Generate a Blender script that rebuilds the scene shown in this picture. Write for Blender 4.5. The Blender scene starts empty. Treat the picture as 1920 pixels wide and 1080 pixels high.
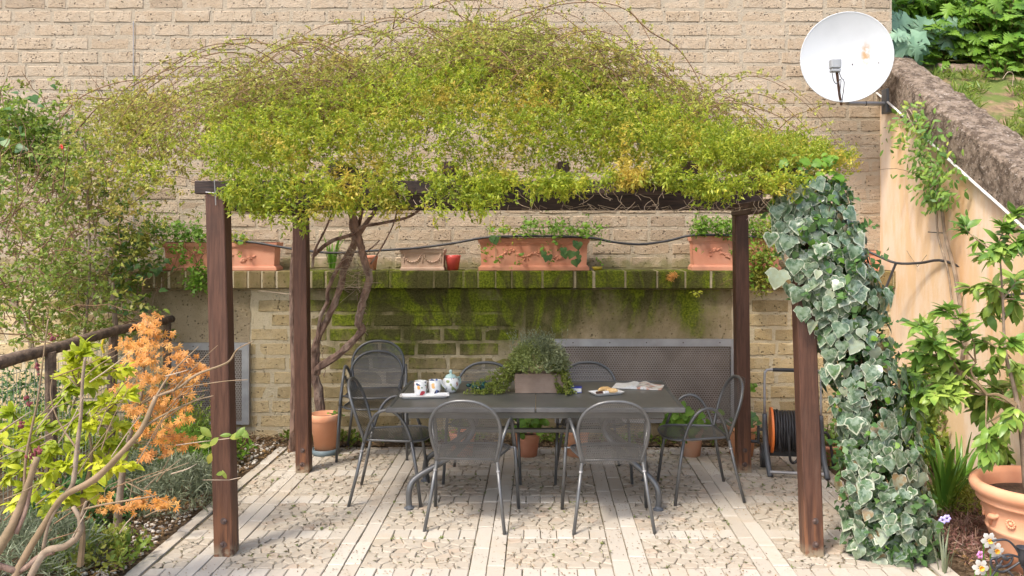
import bpy, math, random
import numpy as np
from mathutils import Vector, Matrix, noise as mnoise

random.seed(7)
RNG = np.random.default_rng(11)
S = bpy.context.scene
COL = S.collection
PI = math.pi

# ------------------------------------------------------------------ camera, sky, sun, exposure
F, PX, PY, CH = 1600.0, 1010.0, 436.0, 1.87       # lens in pixels of the 1920 frame, principal point, eye height
cd = bpy.data.cameras.new('camera'); cam = bpy.data.objects.new('camera', cd); COL.objects.link(cam)
cam.location = (0, 0, CH); cam.rotation_euler = (PI / 2, 0, 0)
cd.sensor_width = 36; cd.lens = F / 1920 * 36
cd.shift_x = -(PX - 960) / 1920; cd.shift_y = -(540 - PY) / 1920
cd.clip_start = 0.05; cd.clip_end = 3000
S.camera = cam
SUN_EL, SUN_AZ = math.radians(55), math.radians(40)     # azimuth: from behind-left of the viewer
W = bpy.data.worlds.new('World'); S.world = W; W.use_nodes = True
wn = W.node_tree; bg = wn.nodes['Background']
sky = wn.nodes.new('ShaderNodeTexSky'); sky.sky_type = 'NISHITA'; sky.sun_disc = False
sky.sun_elevation = SUN_EL; sky.sun_rotation = math.atan2(-math.sin(SUN_AZ), -math.cos(SUN_AZ))
sky.air_density = 1.0; sky.dust_density = 3.0; sky.ozone_density = 0.6
wn.links.new(sky.outputs[0], bg.inputs[0]); bg.inputs[1].default_value = 0.15
sd = bpy.data.lights.new('sun', 'SUN'); sun = bpy.data.objects.new('sun', sd); COL.objects.link(sun)
sd.energy = 1.5; sd.angle = math.radians(10); sd.color = (1.0, 0.94, 0.84)
trav = Vector((math.sin(SUN_AZ) * math.cos(SUN_EL), math.cos(SUN_AZ) * math.cos(SUN_EL), -math.sin(SUN_EL)))
sun.rotation_euler = trav.to_track_quat('-Z', 'Y').to_euler(); sun.location = (-4, -4, 8)
S.view_settings.view_transform = 'Standard'; S.view_settings.look = 'None'
S.view_settings.exposure = 1.44; S.view_settings.gamma = 1; S.view_settings.use_curve_mapping = False
S.cycles.max_bounces = 8; S.cycles.transparent_max_bounces = 8

# ------------------------------------------------------------------ helpers
def P(px, py, Y): return Vector(((px - PX) * Y / F, Y, CH - (py - PY) * Y / F))
def G(px, py): return P(px, py, F * CH / (py - PY))
def R(a, b): return random.uniform(a, b)

class MB:
    def __init__(s): s.v = []; s.f = []; s.m = []; s.uv = []
    def add(s, vs, fs, m=0):
        o = len(s.v); s.v.extend([tuple(v) for v in vs])
        for f in fs: s.f.append(tuple(i + o for i in f)); s.m.append(m)
        return s
    def box(s, x0, x1, y0, y1, z0, z1, m=0, M=None, b=0.0):
        if b > 0:
            xs, ys, zs = (x0, x1), (y0, y1), (z0, z1); vs = []; idx = {}
            for i in (0, 1):
                for j in (0, 1):
                    for k in (0, 1):
                        for a in range(3):
                            p = [xs[i], ys[j], zs[k]]; sg = [1 if i == 0 else -1, 1 if j == 0 else -1, 1 if k == 0 else -1]
                            for c in range(3):
                                if c != a: p[c] += sg[c] * b
                            idx[(i, j, k, a)] = len(vs); vs.append(p)
            fs = []
            for a in range(3):
                o = [c for c in range(3) if c != a]
                for t in (0, 1):
                    q = []
                    for (p_, r_) in ((0, 0), (1, 0), (1, 1), (0, 1)):
                        d = [0, 0, 0]; d[a] = t; d[o[0]] = p_; d[o[1]] = r_; q.append(idx[(d[0], d[1], d[2], a)])
                    fs.append(q if (t == 1) ^ (a == 1) else q[::-1])
            for a in range(3):
                o = [c for c in range(3) if c != a]
                for p_ in (0, 1):
                    for r_ in (0, 1):
                        q = []
                        for t, w in ((0, o[0]), (1, o[0]), (1, o[1]), (0, o[1])):
                            d = [0, 0, 0]; d[a] = t; d[o[0]] = p_; d[o[1]] = r_; q.append(idx[(d[0], d[1], d[2], w)])
                        fs.append(q)
            for i in (0, 1):
                for j in (0, 1):
                    for k in (0, 1): fs.append([idx[(i, j, k, a)] for a in range(3)])
        else:
            vs = [(x, y, z) for x in (x0, x1) for y in (y0, y1) for z in (z0, z1)]
            fs = [(0, 1, 3, 2), (4, 6, 7, 5), (0, 4, 5, 1), (2, 3, 7, 6), (0, 2, 6, 4), (1, 5, 7, 3)]
        if M is not None: vs = [M @ Vector(v) for v in vs]
        return s.add(vs, fs, m)
    def frustum(s, cx, cy, z0, z1, a0, b0, a1, b1, m=0):
        vs = [(cx + sx * a, cy + sy * b, z) for (z, a, b) in ((z0, a0, b0), (z1, a1, b1)) for sx, sy in ((-1, -1), (1, -1), (1, 1), (-1, 1))]
        return s.add(vs, [(3, 2, 1, 0), (4, 5, 6, 7), (0, 1, 5, 4), (1, 2, 6, 5), (2, 3, 7, 6), (3, 0, 4, 7)], m)
    def tube(s, pts, r, n=8, m=0, cap=True, smooth=0, wob=0.0):
        pts = [Vector(p) for p in pts]
        rs = list(r) if hasattr(r, '__len__') else [r] * len(pts)
        if smooth: pts, rs = catmull(pts, rs, smooth)
        t0 = (pts[1] - pts[0]).normalized(); up = Vector((0, 0, 1)) if abs(t0.z) < .9 else Vector((1, 0, 0))
        nx = t0.cross(up).normalized(); vs = []
        for i, p in enumerate(pts):
            t = (pts[min(i + 1, len(pts) - 1)] - pts[max(i - 1, 0)])
            t = t.normalized() if t.length > 1e-9 else t0
            nx = (nx - t * nx.dot(t)); nx = nx.normalized() if nx.length > 1e-6 else t.orthogonal().normalized()
            ny = t.cross(nx)
            for k in range(n):
                a = 2 * PI * k / n; rr = rs[i] * (1 + (R(-wob, wob) if wob else 0))
                vs.append(p + nx * math.cos(a) * rr + ny * math.sin(a) * rr)
        fs = []
        for i in range(len(pts) - 1):
            for k in range(n):
                fs.append((i * n + k, i * n + (k + 1) % n, (i + 1) * n + (k + 1) % n, (i + 1) * n + k))
        if cap: fs.append(tuple(range(n))[::-1]); fs.append(tuple((len(pts) - 1) * n + k for k in range(n)))
        return s.add(vs, fs, m)
    def lathe(s, prof, n=28, c=(0, 0, 0), m=0, fn=None):
        vs = []
        for (r, z) in prof:
            for k in range(n):
                a = 2 * PI * k / n; rr = r * (fn(a, z) if fn else 1)
                vs.append((c[0] + rr * math.cos(a), c[1] + rr * math.sin(a), c[2] + z))
        fs = [(i * n + k, i * n + (k + 1) % n, (i + 1) * n + (k + 1) % n, (i + 1) * n + k) for i in range(len(prof) - 1) for k in range(n)]
        return s.add(vs, fs, m)
    def ell(s, c, rx, ry, rz, n=8, q=5, m=0, M=None):
        vs = [(0, 0, -1)]
        for i in range(1, q):
            ph = PI * i / q - PI / 2
            for k in range(n):
                a = 2 * PI * k / n; vs.append((math.cos(ph) * math.cos(a), math.cos(ph) * math.sin(a), math.sin(ph)))
        vs.append((0, 0, 1)); T = len(vs) - 1
        vs = [Vector((v[0] * rx, v[1] * ry, v[2] * rz)) for v in vs]
        if M is not None: vs = [M @ v for v in vs]
        vs = [v + Vector(c) for v in vs]
        fs = [(0, 1 + (k + 1) % n, 1 + k) for k in range(n)]
        for i in range(q - 2):
            for k in range(n):
                a = 1 + i * n; fs.append((a + k, a + (k + 1) % n, a + n + (k + 1) % n, a + n + k))
        a = 1 + (q - 2) * n; fs += [(a + k, a + (k + 1) % n, T) for k in range(n)]
        return s.add(vs, fs, m)
    def mesh(s, name, mats, smooth=False):
        me = bpy.data.meshes.new(name); me.from_pydata(s.v, [], s.f)
        for m in (mats if isinstance(mats, (list, tuple)) else [mats]): me.materials.append(m)
        if any(s.m): me.polygons.foreach_set('material_index', s.m)
        if smooth: me.polygons.foreach_set('use_smooth', [True] * len(s.f))
        me.update(); return me
    def obj(s, name, mats, parent=None, smooth=False): return link(name, s.mesh(name, mats, smooth), parent)

def catmull(pts, rs, k):
    P_ = [pts[0] * 2 - pts[1]] + pts + [pts[-1] * 2 - pts[-2]]; out = []; ro = []
    for i in range(1, len(P_) - 2):
        for j in range(k):
            t = j / k; a, b, c, d = P_[i - 1:i + 3]
            out.append(.5 * ((2 * b) + (c - a) * t + (2 * a - 5 * b + 4 * c - d) * t * t + (3 * b - a - 3 * c + d) * t ** 3))
            ro.append(rs[i - 1] * (1 - t) + rs[i] * t)
    out.append(pts[-1]); ro.append(rs[-1]); return out, ro

def link(name, me, parent=None, M=None):
    o = bpy.data.objects.new(name, me); COL.objects.link(o)
    if parent is not None:
        o.parent = parent
        if parent.get('_abs'): o.matrix_parent_inverse = Matrix.Translation(-Vector(parent['_abs']))
    if M is not None: o.matrix_basis = M
    return o
def thing(name, label, cat, loc=(0, 0, 0), group=None, absolute=True):
    o = bpy.data.objects.new(name, None); COL.objects.link(o); o.location = loc
    o.empty_display_size = .1
    o['label'] = label; o['category'] = cat
    if group: o['group'] = group
    if absolute: o['_abs'] = list(loc)
    return o
def tag(o, label, cat, group=None):
    o['label'] = label; o['category'] = cat
    if group: o['group'] = group
    return o
def stuff(o): o['kind'] = 'stuff'; return o
def structure(o): o['kind'] = 'structure'; return o
def dup(root, loc, rz, label):
    r = root.copy(); COL.objects.link(r); r.location = loc; r.rotation_euler = (0, 0, rz); r['label'] = label
    for ch in list(root.children):
        c = ch.copy(); COL.objects.link(c); c.parent = r
        for g in ch.children:
            d = g.copy(); COL.objects.link(d); d.parent = c
    return r

def quads_np(name, V, mats, parent=None, nv=4, smooth=False):
    """V (N, nv, 3): N separate polygons of nv corners"""
    N = len(V); me = bpy.data.meshes.new(name)
    me.vertices.add(N * nv); me.vertices.foreach_set('co', V.reshape(-1).astype(np.float32))
    me.loops.add(N * nv); me.loops.foreach_set('vertex_index', np.arange(N * nv, dtype=np.int32))
    me.polygons.add(N); me.polygons.foreach_set('loop_start', np.arange(0, N * nv, nv, dtype=np.int32))
    me.update(calc_edges=True)
    me.materials.append(mats)
    return link(name, me, parent)

def unit(a): return a / (np.linalg.norm(a, axis=-1, keepdims=True) + 1e-9)

def leaf_quads(pos, axis, L, Wd, fold=.25, updir=.6):
    """one folded diamond leaf (two triangles) at each position, pointing along axis"""
    N = len(pos); axis = unit(axis)
    up = unit(RNG.normal(size=(N, 3)) + np.array([0, -.2, updir * 2]))
    side = unit(np.cross(axis, up)); nrm = np.cross(side, axis)
    L = np.asarray(L).reshape(-1, 1) * np.ones((N, 1)); Wd = np.asarray(Wd).reshape(-1, 1) * np.ones((N, 1))
    mid = pos + axis * L * .45
    a = pos; b = mid + side * Wd * .5 + nrm * Wd * fold; c = pos + axis * L - nrm * L * .08; d = mid - side * Wd * .5 + nrm * Wd * fold
    return np.stack([a, b, c, d], 1)

def sprays(base, dirs, L, n, leafL, leafW, spread=1.0, updir=.6, down=0.0):
    """n leaflets on each little twig"""
    N = len(base); dirs = unit(dirs)
    t = np.linspace(.1, 1, n)[None, :, None] + RNG.uniform(-.06, .06, (N, n, 1))
    pos = base[:, None, :] + dirs[:, None, :] * (np.asarray(L).reshape(-1, 1, 1) * t)
    ax = dirs[:, None, :] * .6 + RNG.normal(size=(N, n, 3)) * .75 * spread + np.array([0, 0, -down])
    pos = pos.reshape(-1, 3); ax = ax.reshape(-1, 3); M = len(pos)
    sc = RNG.uniform(.5, 1.4, M)
    return leaf_quads(pos, ax, leafL * sc, leafW * sc, updir=updir)

# ------------------------------------------------------------------ materials
class NT:
    def __init__(s, name):
        s.m = bpy.data.materials.new(name); s.m.use_nodes = True; s.t = s.m.node_tree; s.t.nodes.clear()
        s.out = s.n('ShaderNodeOutputMaterial')
    def n(s, typ, **kw):
        nd = s.t.nodes.new(typ)
        for k, v in kw.items(): setattr(nd, k, v)
        return nd
    def L(s, a, b): s.t.links.new(a, b)
    def put(s, sock, v):
        if isinstance(v, bpy.types.NodeSocket): s.L(v, sock)
        elif isinstance(v, (tuple, list)) and len(v) == 3 and sock.type == 'RGBA': sock.default_value = (*v, 1)
        else: sock.default_value = v
    def pos(s, kind='world', scale=(1, 1, 1)):
        if kind == 'world': o = s.n('ShaderNodeNewGeometry').outputs['Position']
        elif kind == 'uv': o = s.n('ShaderNodeTexCoord').outputs['UV']
        else: o = s.n('ShaderNodeTexCoord').outputs['Object']
        if scale != (1, 1, 1):
            mp = s.n('ShaderNodeMapping'); s.L(o, mp.inputs[0]); mp.inputs['Scale'].default_value = scale; o = mp.outputs[0]
        return o
    def noise(s, vec, scale, detail=4, rough=.55, dist=0.0):
        nd = s.n('ShaderNodeTexNoise'); s.L(vec, nd.inputs['Vector']); nd.inputs['Scale'].default_value = scale
        nd.inputs['Detail'].default_value = detail; nd.inputs['Roughness'].default_value = rough; nd.inputs['Distortion'].default_value = dist
        return nd.outputs[0]
    def vor(s, vec, scale, feature='F1'):
        nd = s.n('ShaderNodeTexVoronoi', feature=feature); s.L(vec, nd.inputs['Vector']); nd.inputs['Scale'].default_value = scale
        return nd.outputs[0]
    def rng(s, v, a, b, c=0.0, d=1.0, smooth=True):
        nd = s.n('ShaderNodeMapRange', interpolation_type='SMOOTHSTEP' if smooth else 'LINEAR')
        s.put(nd.inputs[0], v); nd.inputs[1].default_value = a; nd.inputs[2].default_value = b; nd.inputs[3].default_value = c; nd.inputs[4].default_value = d
        return nd.outputs[0]
    def math(s, op, a, b=0.0, c=None):
        nd = s.n('ShaderNodeMath', operation=op); s.put(nd.inputs[0], a); s.put(nd.inputs[1], b)
        if c is not None: s.put(nd.inputs[2], c)
        return nd.outputs[0]
    def mix(s, fac, a, b, blend='MIX'):
        nd = s.n('ShaderNodeMix', data_type='RGBA', blend_type=blend); s.put(nd.inputs[0], fac); s.put(nd.inputs[6], a); s.put(nd.inputs[7], b)
        return nd.outputs[2]
    def xyz(s, v):
        nd = s.n('ShaderNodeSeparateXYZ'); s.L(v, nd.inputs[0]); return nd.outputs
    def rand(s):
        """per piece random: object random plus island random"""
        a = s.n('ShaderNodeObjectInfo').outputs['Random']; b = s.n('ShaderNodeNewGeometry').outputs['Random Per Island']
        return s.math('FRACT', s.math('ADD', a, s.math('MULTIPLY', b, 7.31)))
    def bump(s, h, strength=.5, dist=.01, nrm=None):
        nd = s.n('ShaderNodeBump'); s.put(nd.inputs['Height'], h); nd.inputs['Strength'].default_value = strength; nd.inputs['Distance'].default_value = dist
        if nrm is not None: s.L(nrm, nd.inputs['Normal'])
        return nd.outputs[0]
    def pbr(s, col, rough=.8, bump=None, metal=0.0, spec=.5):
        p = s.n('ShaderNodeBsdfPrincipled'); s.put(p.inputs['Base Color'], col); s.put(p.inputs['Roughness'], rough)
        p.inputs['Metallic'].default_value = metal; p.inputs['Specular IOR Level'].default_value = spec
        if bump is not None: s.L(bump, p.inputs['Normal'])
        return p.outputs[0]
    def done(s, sh): s.L(sh, s.out.inputs[0]); return s.m

def simple(name, c1, c2=None, scale=8, rough=.6, bump=.2, bscale=40, bdist=.004, metal=0, coord='obj', stretch=(1, 1, 1), spec=.5, dirt=None):
    t = NT(name); v = t.pos(coord, stretch); c2 = c2 or c1
    col = t.mix(t.rng(t.noise(v, scale), .3, .7), c1, c2)
    if dirt: col = t.mix(t.rng(t.noise(v, scale * .4, 6), .5, .75, 0, dirt[1]), col, dirt[0])
    b = t.bump(t.noise(v, bscale, 5), bump, bdist) if bump else None
    return t.done(t.pbr(col, rough, b, metal, spec))

def leafmat(name, ca, cb, acc=None, accw=(.58, .7), trans=.4, rough=.45, nscale=2.2, spec=.4):
    t = NT(name); v = t.pos('world')
    col = t.mix(t.rand(), ca, cb)
    if acc: col = t.mix(t.rng(t.math('ADD', t.noise(v, nscale, 3), t.math('MULTIPLY', t.rand(), .12)), accw[0], accw[1], 0, .8), col, acc)
    col = t.mix(t.rng(t.noise(v, 5.0, 3), .35, .65, 0, .5), col, tuple(x * .55 for x in ca))
    p = t.pbr(col, rough, spec=spec); tr = t.n('ShaderNodeBsdfTranslucent'); t.L(col, tr.inputs[0])
    mx = t.n('ShaderNodeMixShader'); mx.inputs[0].default_value = trans; t.L(p, mx.inputs[1]); t.L(tr.outputs[0], mx.inputs[2])
    return t.done(mx.outputs[0])

def moss_layer(t, v, col, amount=0.0):
    x, y, z = t.xyz(v)
    gz = t.rng(z, .62, 1.42); gx = t.rng(t.math('ABSOLUTE', t.math('ADD', x, .12)), 1.55, 2.25, 1, 0)
    lowl = t.math('MULTIPLY', t.rng(z, .35, .95), t.rng(t.math('ABSOLUTE', t.math('ADD', x, 1.0)), .7, 1.4, 1, 0))
    vs = t.n('ShaderNodeMapping'); t.L(v, vs.inputs[0]); vs.inputs['Scale'].default_value = (1, 1, .42)
    sc0 = t.math('MULTIPLY', t.math('SUBTRACT', t.rand(), .5), .07); n1 = t.noise(vs.outputs[0], 3.1, 5, .6); n2 = t.noise(v, 13, 5, .65)
    sc = t.math('ADD', t.math('ADD', t.math('MULTIPLY', gz, .42), t.math('MULTIPLY', gx, .42)), sc0)
    sc = t.math('ADD', sc, t.math('MULTIPLY', lowl, .28))
    sc = t.math('ADD', sc, t.math('ADD', t.math('MULTIPLY', n1, 1.0), t.math('MULTIPLY', n2, .35)))
    mk = t.rng(t.math('ADD', sc, amount), 1.22, 1.62)
    dk = t.mix(t.rng(t.noise(v, 75, 5, .7), .35, .65), (.055, .055, .015), (.11, .10, .035))
    gr = t.mix(t.rng(t.noise(v, 60, 4), .35, .65), (.085, .11, .01), (.20, .235, .02))
    mc = t.mix(t.rng(t.noise(vs.outputs[0], 3.7, 6, .65, 1.6), .42, .6), dk, gr)
    stain = t.rng(t.math('ADD', sc, amount), .95, 1.35, 0, .6)
    col = t.mix(stain, col, (.16, .125, .05))
    return t.mix(mk, col, mc), mk

def brickmat(name, ca, cb, cc, moss=None, pits=.75, damp=False):
    t = NT(name); v = t.pos('world'); r = t.rand()
    col = t.mix(t.rng(r, .0, 1.0, smooth=False), ca, cb)
    col = t.mix(t.rng(t.noise(v, 9, 5), .45, .72, 0, .7), col, cc); col = t.mix(t.rng(t.math('FRACT', t.math('MULTIPLY', r, 13.7)), .86, .92, 0, .55), col, tuple(c * .68 for c in cb)); col = t.mix(t.rng(t.noise(v, 1.1, 4), .5, .75, 0, .35), col, tuple(c * .75 for c in ca))
    fine = t.noise(v, 120, 3, .7)
    col = t.mix(t.rng(fine, .3, .75, 0, .35), col, tuple(c * .62 for c in ca))
    dots = t.rng(t.vor(v, 31), .16, .30, 1, 0)
    dmask = t.math('MULTIPLY', dots, t.rng(t.noise(v, 14, 4), .47, .58))
    pit2 = t.rng(t.noise(v, 75, 2, .5), .66, .72)
    pit = t.math('MAXIMUM', dmask, pit2)
    col = t.mix(t.math('MULTIPLY', pit, pits), col, tuple(c * .2 for c in ca))
    mk = None
    if damp:      # algae just above the ledge
        z = t.xyz(v)[2]; d = t.math('ADD', t.rng(z, 1.50, 1.78, .55, 0), t.noise(v, 7, 5))
        col = t.mix(t.rng(d, .72, 1.0, 0, .7), col, (.17, .16, .06))
    if moss is not None: col, mk = moss_layer(t, v, col, moss)
    h = t.math('SUBTRACT', t.math('ADD', t.math('MULTIPLY', t.noise(v, 26, 5, .7), .8), t.math('MULTIPLY', fine, .5)), t.math('MULTIPLY', pit, .8))
    return t.done(t.pbr(col, .95, t.bump(h, .9, .016), spec=.15))

M = {}
M['brick_up'] = brickmat('tuff_brick', (.485, .385, .277), (.41, .31, .21), (.515, .43, .325), damp=True)
M['mortar_up'] = brickmat('mortar_pale', (.51, .425, .315), (.51, .425, .315), (.54, .455, .35), pits=.4, damp=True)
M['brick_low'] = brickmat('tuff_brick_damp', (.60, .46, .26), (.50, .37, .19), (.62, .5, .31), moss=0.12)
M['mortar_low'] = brickmat('mortar_damp', (.60, .50, .33), (.60, .50, .33), (.62, .53, .37), moss=-.14, pits=.3)
M['mortar_ledge'] = brickmat('mortar_ledge', (.58, .48, .32), (.58, .48, .32), (.6, .5, .35), moss=-.30, pits=.3)
M['render_low'] = brickmat('old_render', (.56, .44, .28), (.5, .39, .25), (.38, .29, .17), moss=.06, pits=.85)
M['coping_low'] = brickmat('coping_brick_mossy', (.42, .31, .17), (.30, .21, .1), (.5, .38, .22), moss=.2, pits=.9)

t = NT('travertine_paver'); v = t.pos('world'); r = t.rand()
c = t.mix(r, (.40, .352, .285), (.335, .288, .228)); c = t.mix(t.rng(r, .85, .97, 0, .5), c, (.44, .335, .25))
c = t.mix(t.rng(t.noise(v, 3.2, 5), .48, .68, 0, .5), c, (.38, .315, .235))
c = t.mix(t.rng(t.noise(v, 55, 5, .7), .5, .75, 0, .55), c, (.30, .25, .19))
c = t.mix(t.rng(t.noise(v, 15, 3), .62, .72, 0, .5), c, (.33, .22, .14))
M['paver'] = t.done(t.pbr(c, .85, t.bump(t.noise(v, 70, 5, .7), .5, .004), spec=.25))
t = NT('travertine_slab'); v = t.pos('world'); r = t.rand()
c = t.mix(r, (.47, .43, .37), (.395, .35, .29))
c = t.mix(t.rng(t.noise(t.pos('world', (18, 3, 1)), 2.2, 5), .5, .75, 0, .45), c, (.45, .37, .28))
c = t.mix(t.rng(t.noise(v, 3.2, 5), .5, .7, 0, .55), c, (.42, .34, .25))
c = t.mix(t.rng(t.noise(v, 80, 3, .6), .6, .7, 0, .5), c, (.3, .25, .19))
M['slab'] = t.done(t.pbr(c, .8, t.bump(t.noise(v, 90, 5, .7), .45, .003), spec=.3))
t = NT('joint_soil'); v = t.pos('world')
c = t.mix(t.rng(t.noise(v, 9, 5), .45, .6), (.25, .21, .15), (.11, .10, .06)); c = t.mix(t.rng(t.noise(v, 14, 6), .55, .64), c, (.07, .075, .025))
M['joint'] = t.done(t.pbr(c, 1, t.bump(t.noise(v, 90), .5, .005), spec=.1))
t = NT('garden_soil'); v = t.pos('world')
c = t.mix(t.rng(t.noise(v, 22, 6, .7), .4, .62), (.055, .037, .022), (.15, .105, .065)); c = t.mix(t.rng(t.noise(v, 2.5, 4), .5, .7, 0, .5), c, (.22, .16, .1))
M['soil'] = t.done(t.pbr(c, 1, t.bump(t.noise(v, 60, 6, .75), .8, .02), spec=.1))
t = NT('terrace_soil'); v = t.pos('world')
c = t.mix(t.rng(t.noise(v, 12, 6, .7), .4, .62), (.30, .2, .12), (.16, .11, .07)); c = t.mix(t.rng(t.noise(v, 4.5, 5), .38, .56, 0, .85), c, (.10, .15, .03))
M['terrace'] = t.done(t.pbr(c, 1, t.bump(t.noise(v, 40, 6, .75), .8, .02), spec=.1))
t = NT('ochre_stucco'); v = t.pos('world')
st = t.noise(t.pos('world', (1, 1, .3)), 4.2, 6, .65)
c = t.mix(t.rng(st, .42, .6), (.74, .52, .31), (.77, .61, .46)); c = t.mix(t.rng(t.noise(t.pos('world', (1, 1, .16)), 2.6, 5, .6), .48, .66, 0, .6), c, (.66, .36, .15))
c = t.mix(t.rng(t.noise(v, 30, 5, .7), .55, .8, 0, .4), c, (.5, .38, .27))
M['stucco'] = t.done(t.pbr(c, .9, t.bump(t.noise(v, 45, 5), .3, .004), spec=.2))
t = NT('weathered_coping'); v = t.pos('world')
c = t.mix(t.rng(t.noise(v, 14, 6, .75), .4, .6), (.11, .08, .058), (.28, .215, .16)); c = t.mix(t.rng(t.noise(v, 40, 4, .7), .56, .67), c, (.40, .34, .285))
c = t.mix(t.rng(t.vor(t.pos('world', (1, .6, 1)), 26), .1, .25, .8, 0), c, (.035, .028, .022))
M['coping'] = t.done(t.pbr(c, 1, t.bump(t.noise(v, 38, 6, .8), 1, .02), spec=.1))
def wood(name, c1, c2, c3, axis=(14, 14, 1)):
    t = NT(name); v = t.pos('world', axis); w = t.pos('world')
    c = t.mix(t.rng(t.noise(v, 5, 5, .6), .35, .65), c1, c2); c = t.mix(t.rng(t.noise(w, 1.3, 5), .5, .7, 0, .8), c, c3)
    c = t.mix(t.rng(t.noise(v, 12, 3), .62, .72, 0, .6), c, tuple(x * .4 for x in c1))
    if name == 'stained_post':
        zz = t.xyz(w)[2]; c = t.mix(t.math('MULTIPLY', t.rng(zz, .0, .45, 1, 0), t.rng(t.noise(v, 2.2, 4), .42, .62, 0, .8)), c, (.24, .10, .045)); c = t.mix(t.math('MULTIPLY', t.rng(zz, .0, .09, 1, 0), t.rng(t.noise(w, 30, 4), .35, .55, 0, .8)), c, (.3, .25, .17)); c = t.mix(t.rng(t.noise(v, 1.7, 4), .56, .7, 0, .25), c, (.13, .08, .06))
    return t.done(t.pbr(c, .55, t.bump(t.noise(v, 12, 4), .35, .004), spec=.35))
M['post'] = wood('stained_post', (.058, .025, .015), (.098, .044, .027), (.038, .020, .014))
M['beam'] = wood('dark_beam', (.022, .013, .010), (.05, .028, .02), (.014, .009, .007), (1, 14, 14))
M['beam_y'] = wood('dark_rafter', (.035, .02, .015), (.075, .042, .032), (.02, .013, .01), (14, 1, 14))
M['log'] = simple('old_log', (.17, .115, .075), (.07, .045, .03), 20, .9, .8, 50, .01, coord='world')
M['log_grey'] = simple('weathered_log', (.3, .22, .16), (.12, .08, .055), 14, .95, .8, 40, .012, coord='world', stretch=(.3, 3, 3))
M['bark'] = simple('peeling_bark', (.30, .19, .14), (.11, .065, .048), 22, .95, 1, 55, .012, coord='world', stretch=(1, 1, .35), dirt=((.42, .33, .26), .8))
M['bark_pale'] = simple('pale_bark', (.28, .21, .145), (.16, .115, .075), 16, .8, .5, 60, .004, coord='world', dirt=((.36, .3, .24), .6))
M['bark_olive'] = simple('olive_bark', (.17, .12, .06), (.25, .17, .1), 12, .7, .4, 60, .003, coord='world')
M['twig'] = simple('brown_twig', (.13, .07, .035), (.22, .13, .06), 20, .8, 0, coord='world')
M['twig_pale'] = simple('pale_tendril', (.42, .33, .24), (.3, .22, .15), 20, .8, 0, coord='world')
M['twig_green'] = simple('green_stem', (.12, .13, .03), (.16, .12, .04), 20, .7, 0, coord='world')
M['steel'] = simple('grey_powder_coat', (.10, .10, .10), (.14, .14, .138), 10, .34, .08, 90, .001, metal=.35, dirt=((.17, .165, .155), .4))
M['mesh'] = simple('grey_mesh_metal', (.10, .097, .092), (.135, .13, .125), 10, .4, .0, metal=.3, dirt=((.17, .165, .155), .5))
M['table'] = simple('table_metal', (.11, .106, .094), (.14, .135, .12), 5, .42, .1, 60, .001, metal=.2, dirt=((.19, .18, .155), .7), coord='world')
M['galv'] = simple('galvanised_steel', (.42, .41, .41), (.32, .31, .31), 6, .5, .1, 40, .002, metal=.5, coord='world', dirt=((.2, .15, .11), .5))
M['perf'] = simple('perforated_steel', (.34, .29, .255), (.25, .21, .18), 5, .5, 0, metal=.4, coord='world')
M['dark'] = simple('dark_void', (.09, .065, .045), (.17, .12, .08), 3, .95, 0, coord='world')
M['terra'] = simple('terracotta', (.55, .22, .13), (.63, .30, .19), 5, .85, .25, 60, .003, coord='world', dirt=((.62, .42, .33), .6))
M['terra_o'] = simple('terracotta_orange', (.62, .27, .14), (.68, .34, .2), 5, .8, .2, 60, .003, coord='world', dirt=((.62, .47, .38), .5))
M['terra_p'] = simple('terracotta_pale', (.56, .40, .30), (.48, .31, .22), 9, .9, .3, 60, .003, coord='world', dirt=((.33, .27, .18), .7))
M['redpot'] = simple('red_glaze', (.55, .06, .05), (.62, .09, .07), 5, .35, .05, coord='world')
M['blackp'] = simple('black_plastic', (.018, .018, .02), (.03, .03, .032), 8, .45, .05)
M['greyp'] = simple('grey_plastic', (.075, .08, .09), (.1, .105, .115), 8, .45, .05)
M['orange'] = simple('orange_plastic', (.8, .2, .04), (.75, .17, .03), 5, .4, 0)
M['hose'] = simple('black_rubber_hose', (.015, .014, .016), (.03, .028, .03), 12, .5, .1, 60)
M['cable'] = simple('black_pipe', (.025, .025, .028), (.05, .048, .05), 8, .55, .1, coord='world')
M['saucer'] = simple('slate_blue_plastic', (.10, .14, .16), (.14, .18, .2), 6, .6, .1)
t = NT('dish_white'); v = t.pos('obj')
c = t.mix(t.rng(t.noise(v, 3, 4), .4, .7), (.62, .64, .66), (.56, .58, .60))
xx = t.xyz(v); dx = t.math('MULTIPLY', t.math('SUBTRACT', xx[0], .165), 9); dz = t.math('MULTIPLY', t.math('SUBTRACT', xx[2], .02), 4)
dd = t.math('SQRT', t.math('ADD', t.math('MULTIPLY', dx, dx), t.math('MULTIPLY', dz, dz)))
c = t.mix(t.math('MULTIPLY', t.rng(dd, .1, .55, 1, 0), t.rng(t.noise(v, 22, 4), .35, .6)), c, (.48, .31, .16))
M['dish'] = t.done(t.pbr(c, .45, spec=.4))
M['white'] = simple('white_pipe', (.68, .66, .63), (.5, .47, .43), 20, .6, .2, coord='world')
M['whitep'] = simple('white_ceramic', (.80, .79, .77), (.76, .74, .72), 10, .25, 0)
M['planterw'] = simple('ribbed_clay', (.33, .235, .175), (.26, .18, .13), 14, .85, .2, 60, .002)
M['earth'] = simple('potting_soil', (.05, .033, .022), (.12, .075, .045), 60, 1, .8, 120, .006, coord='world')
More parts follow.
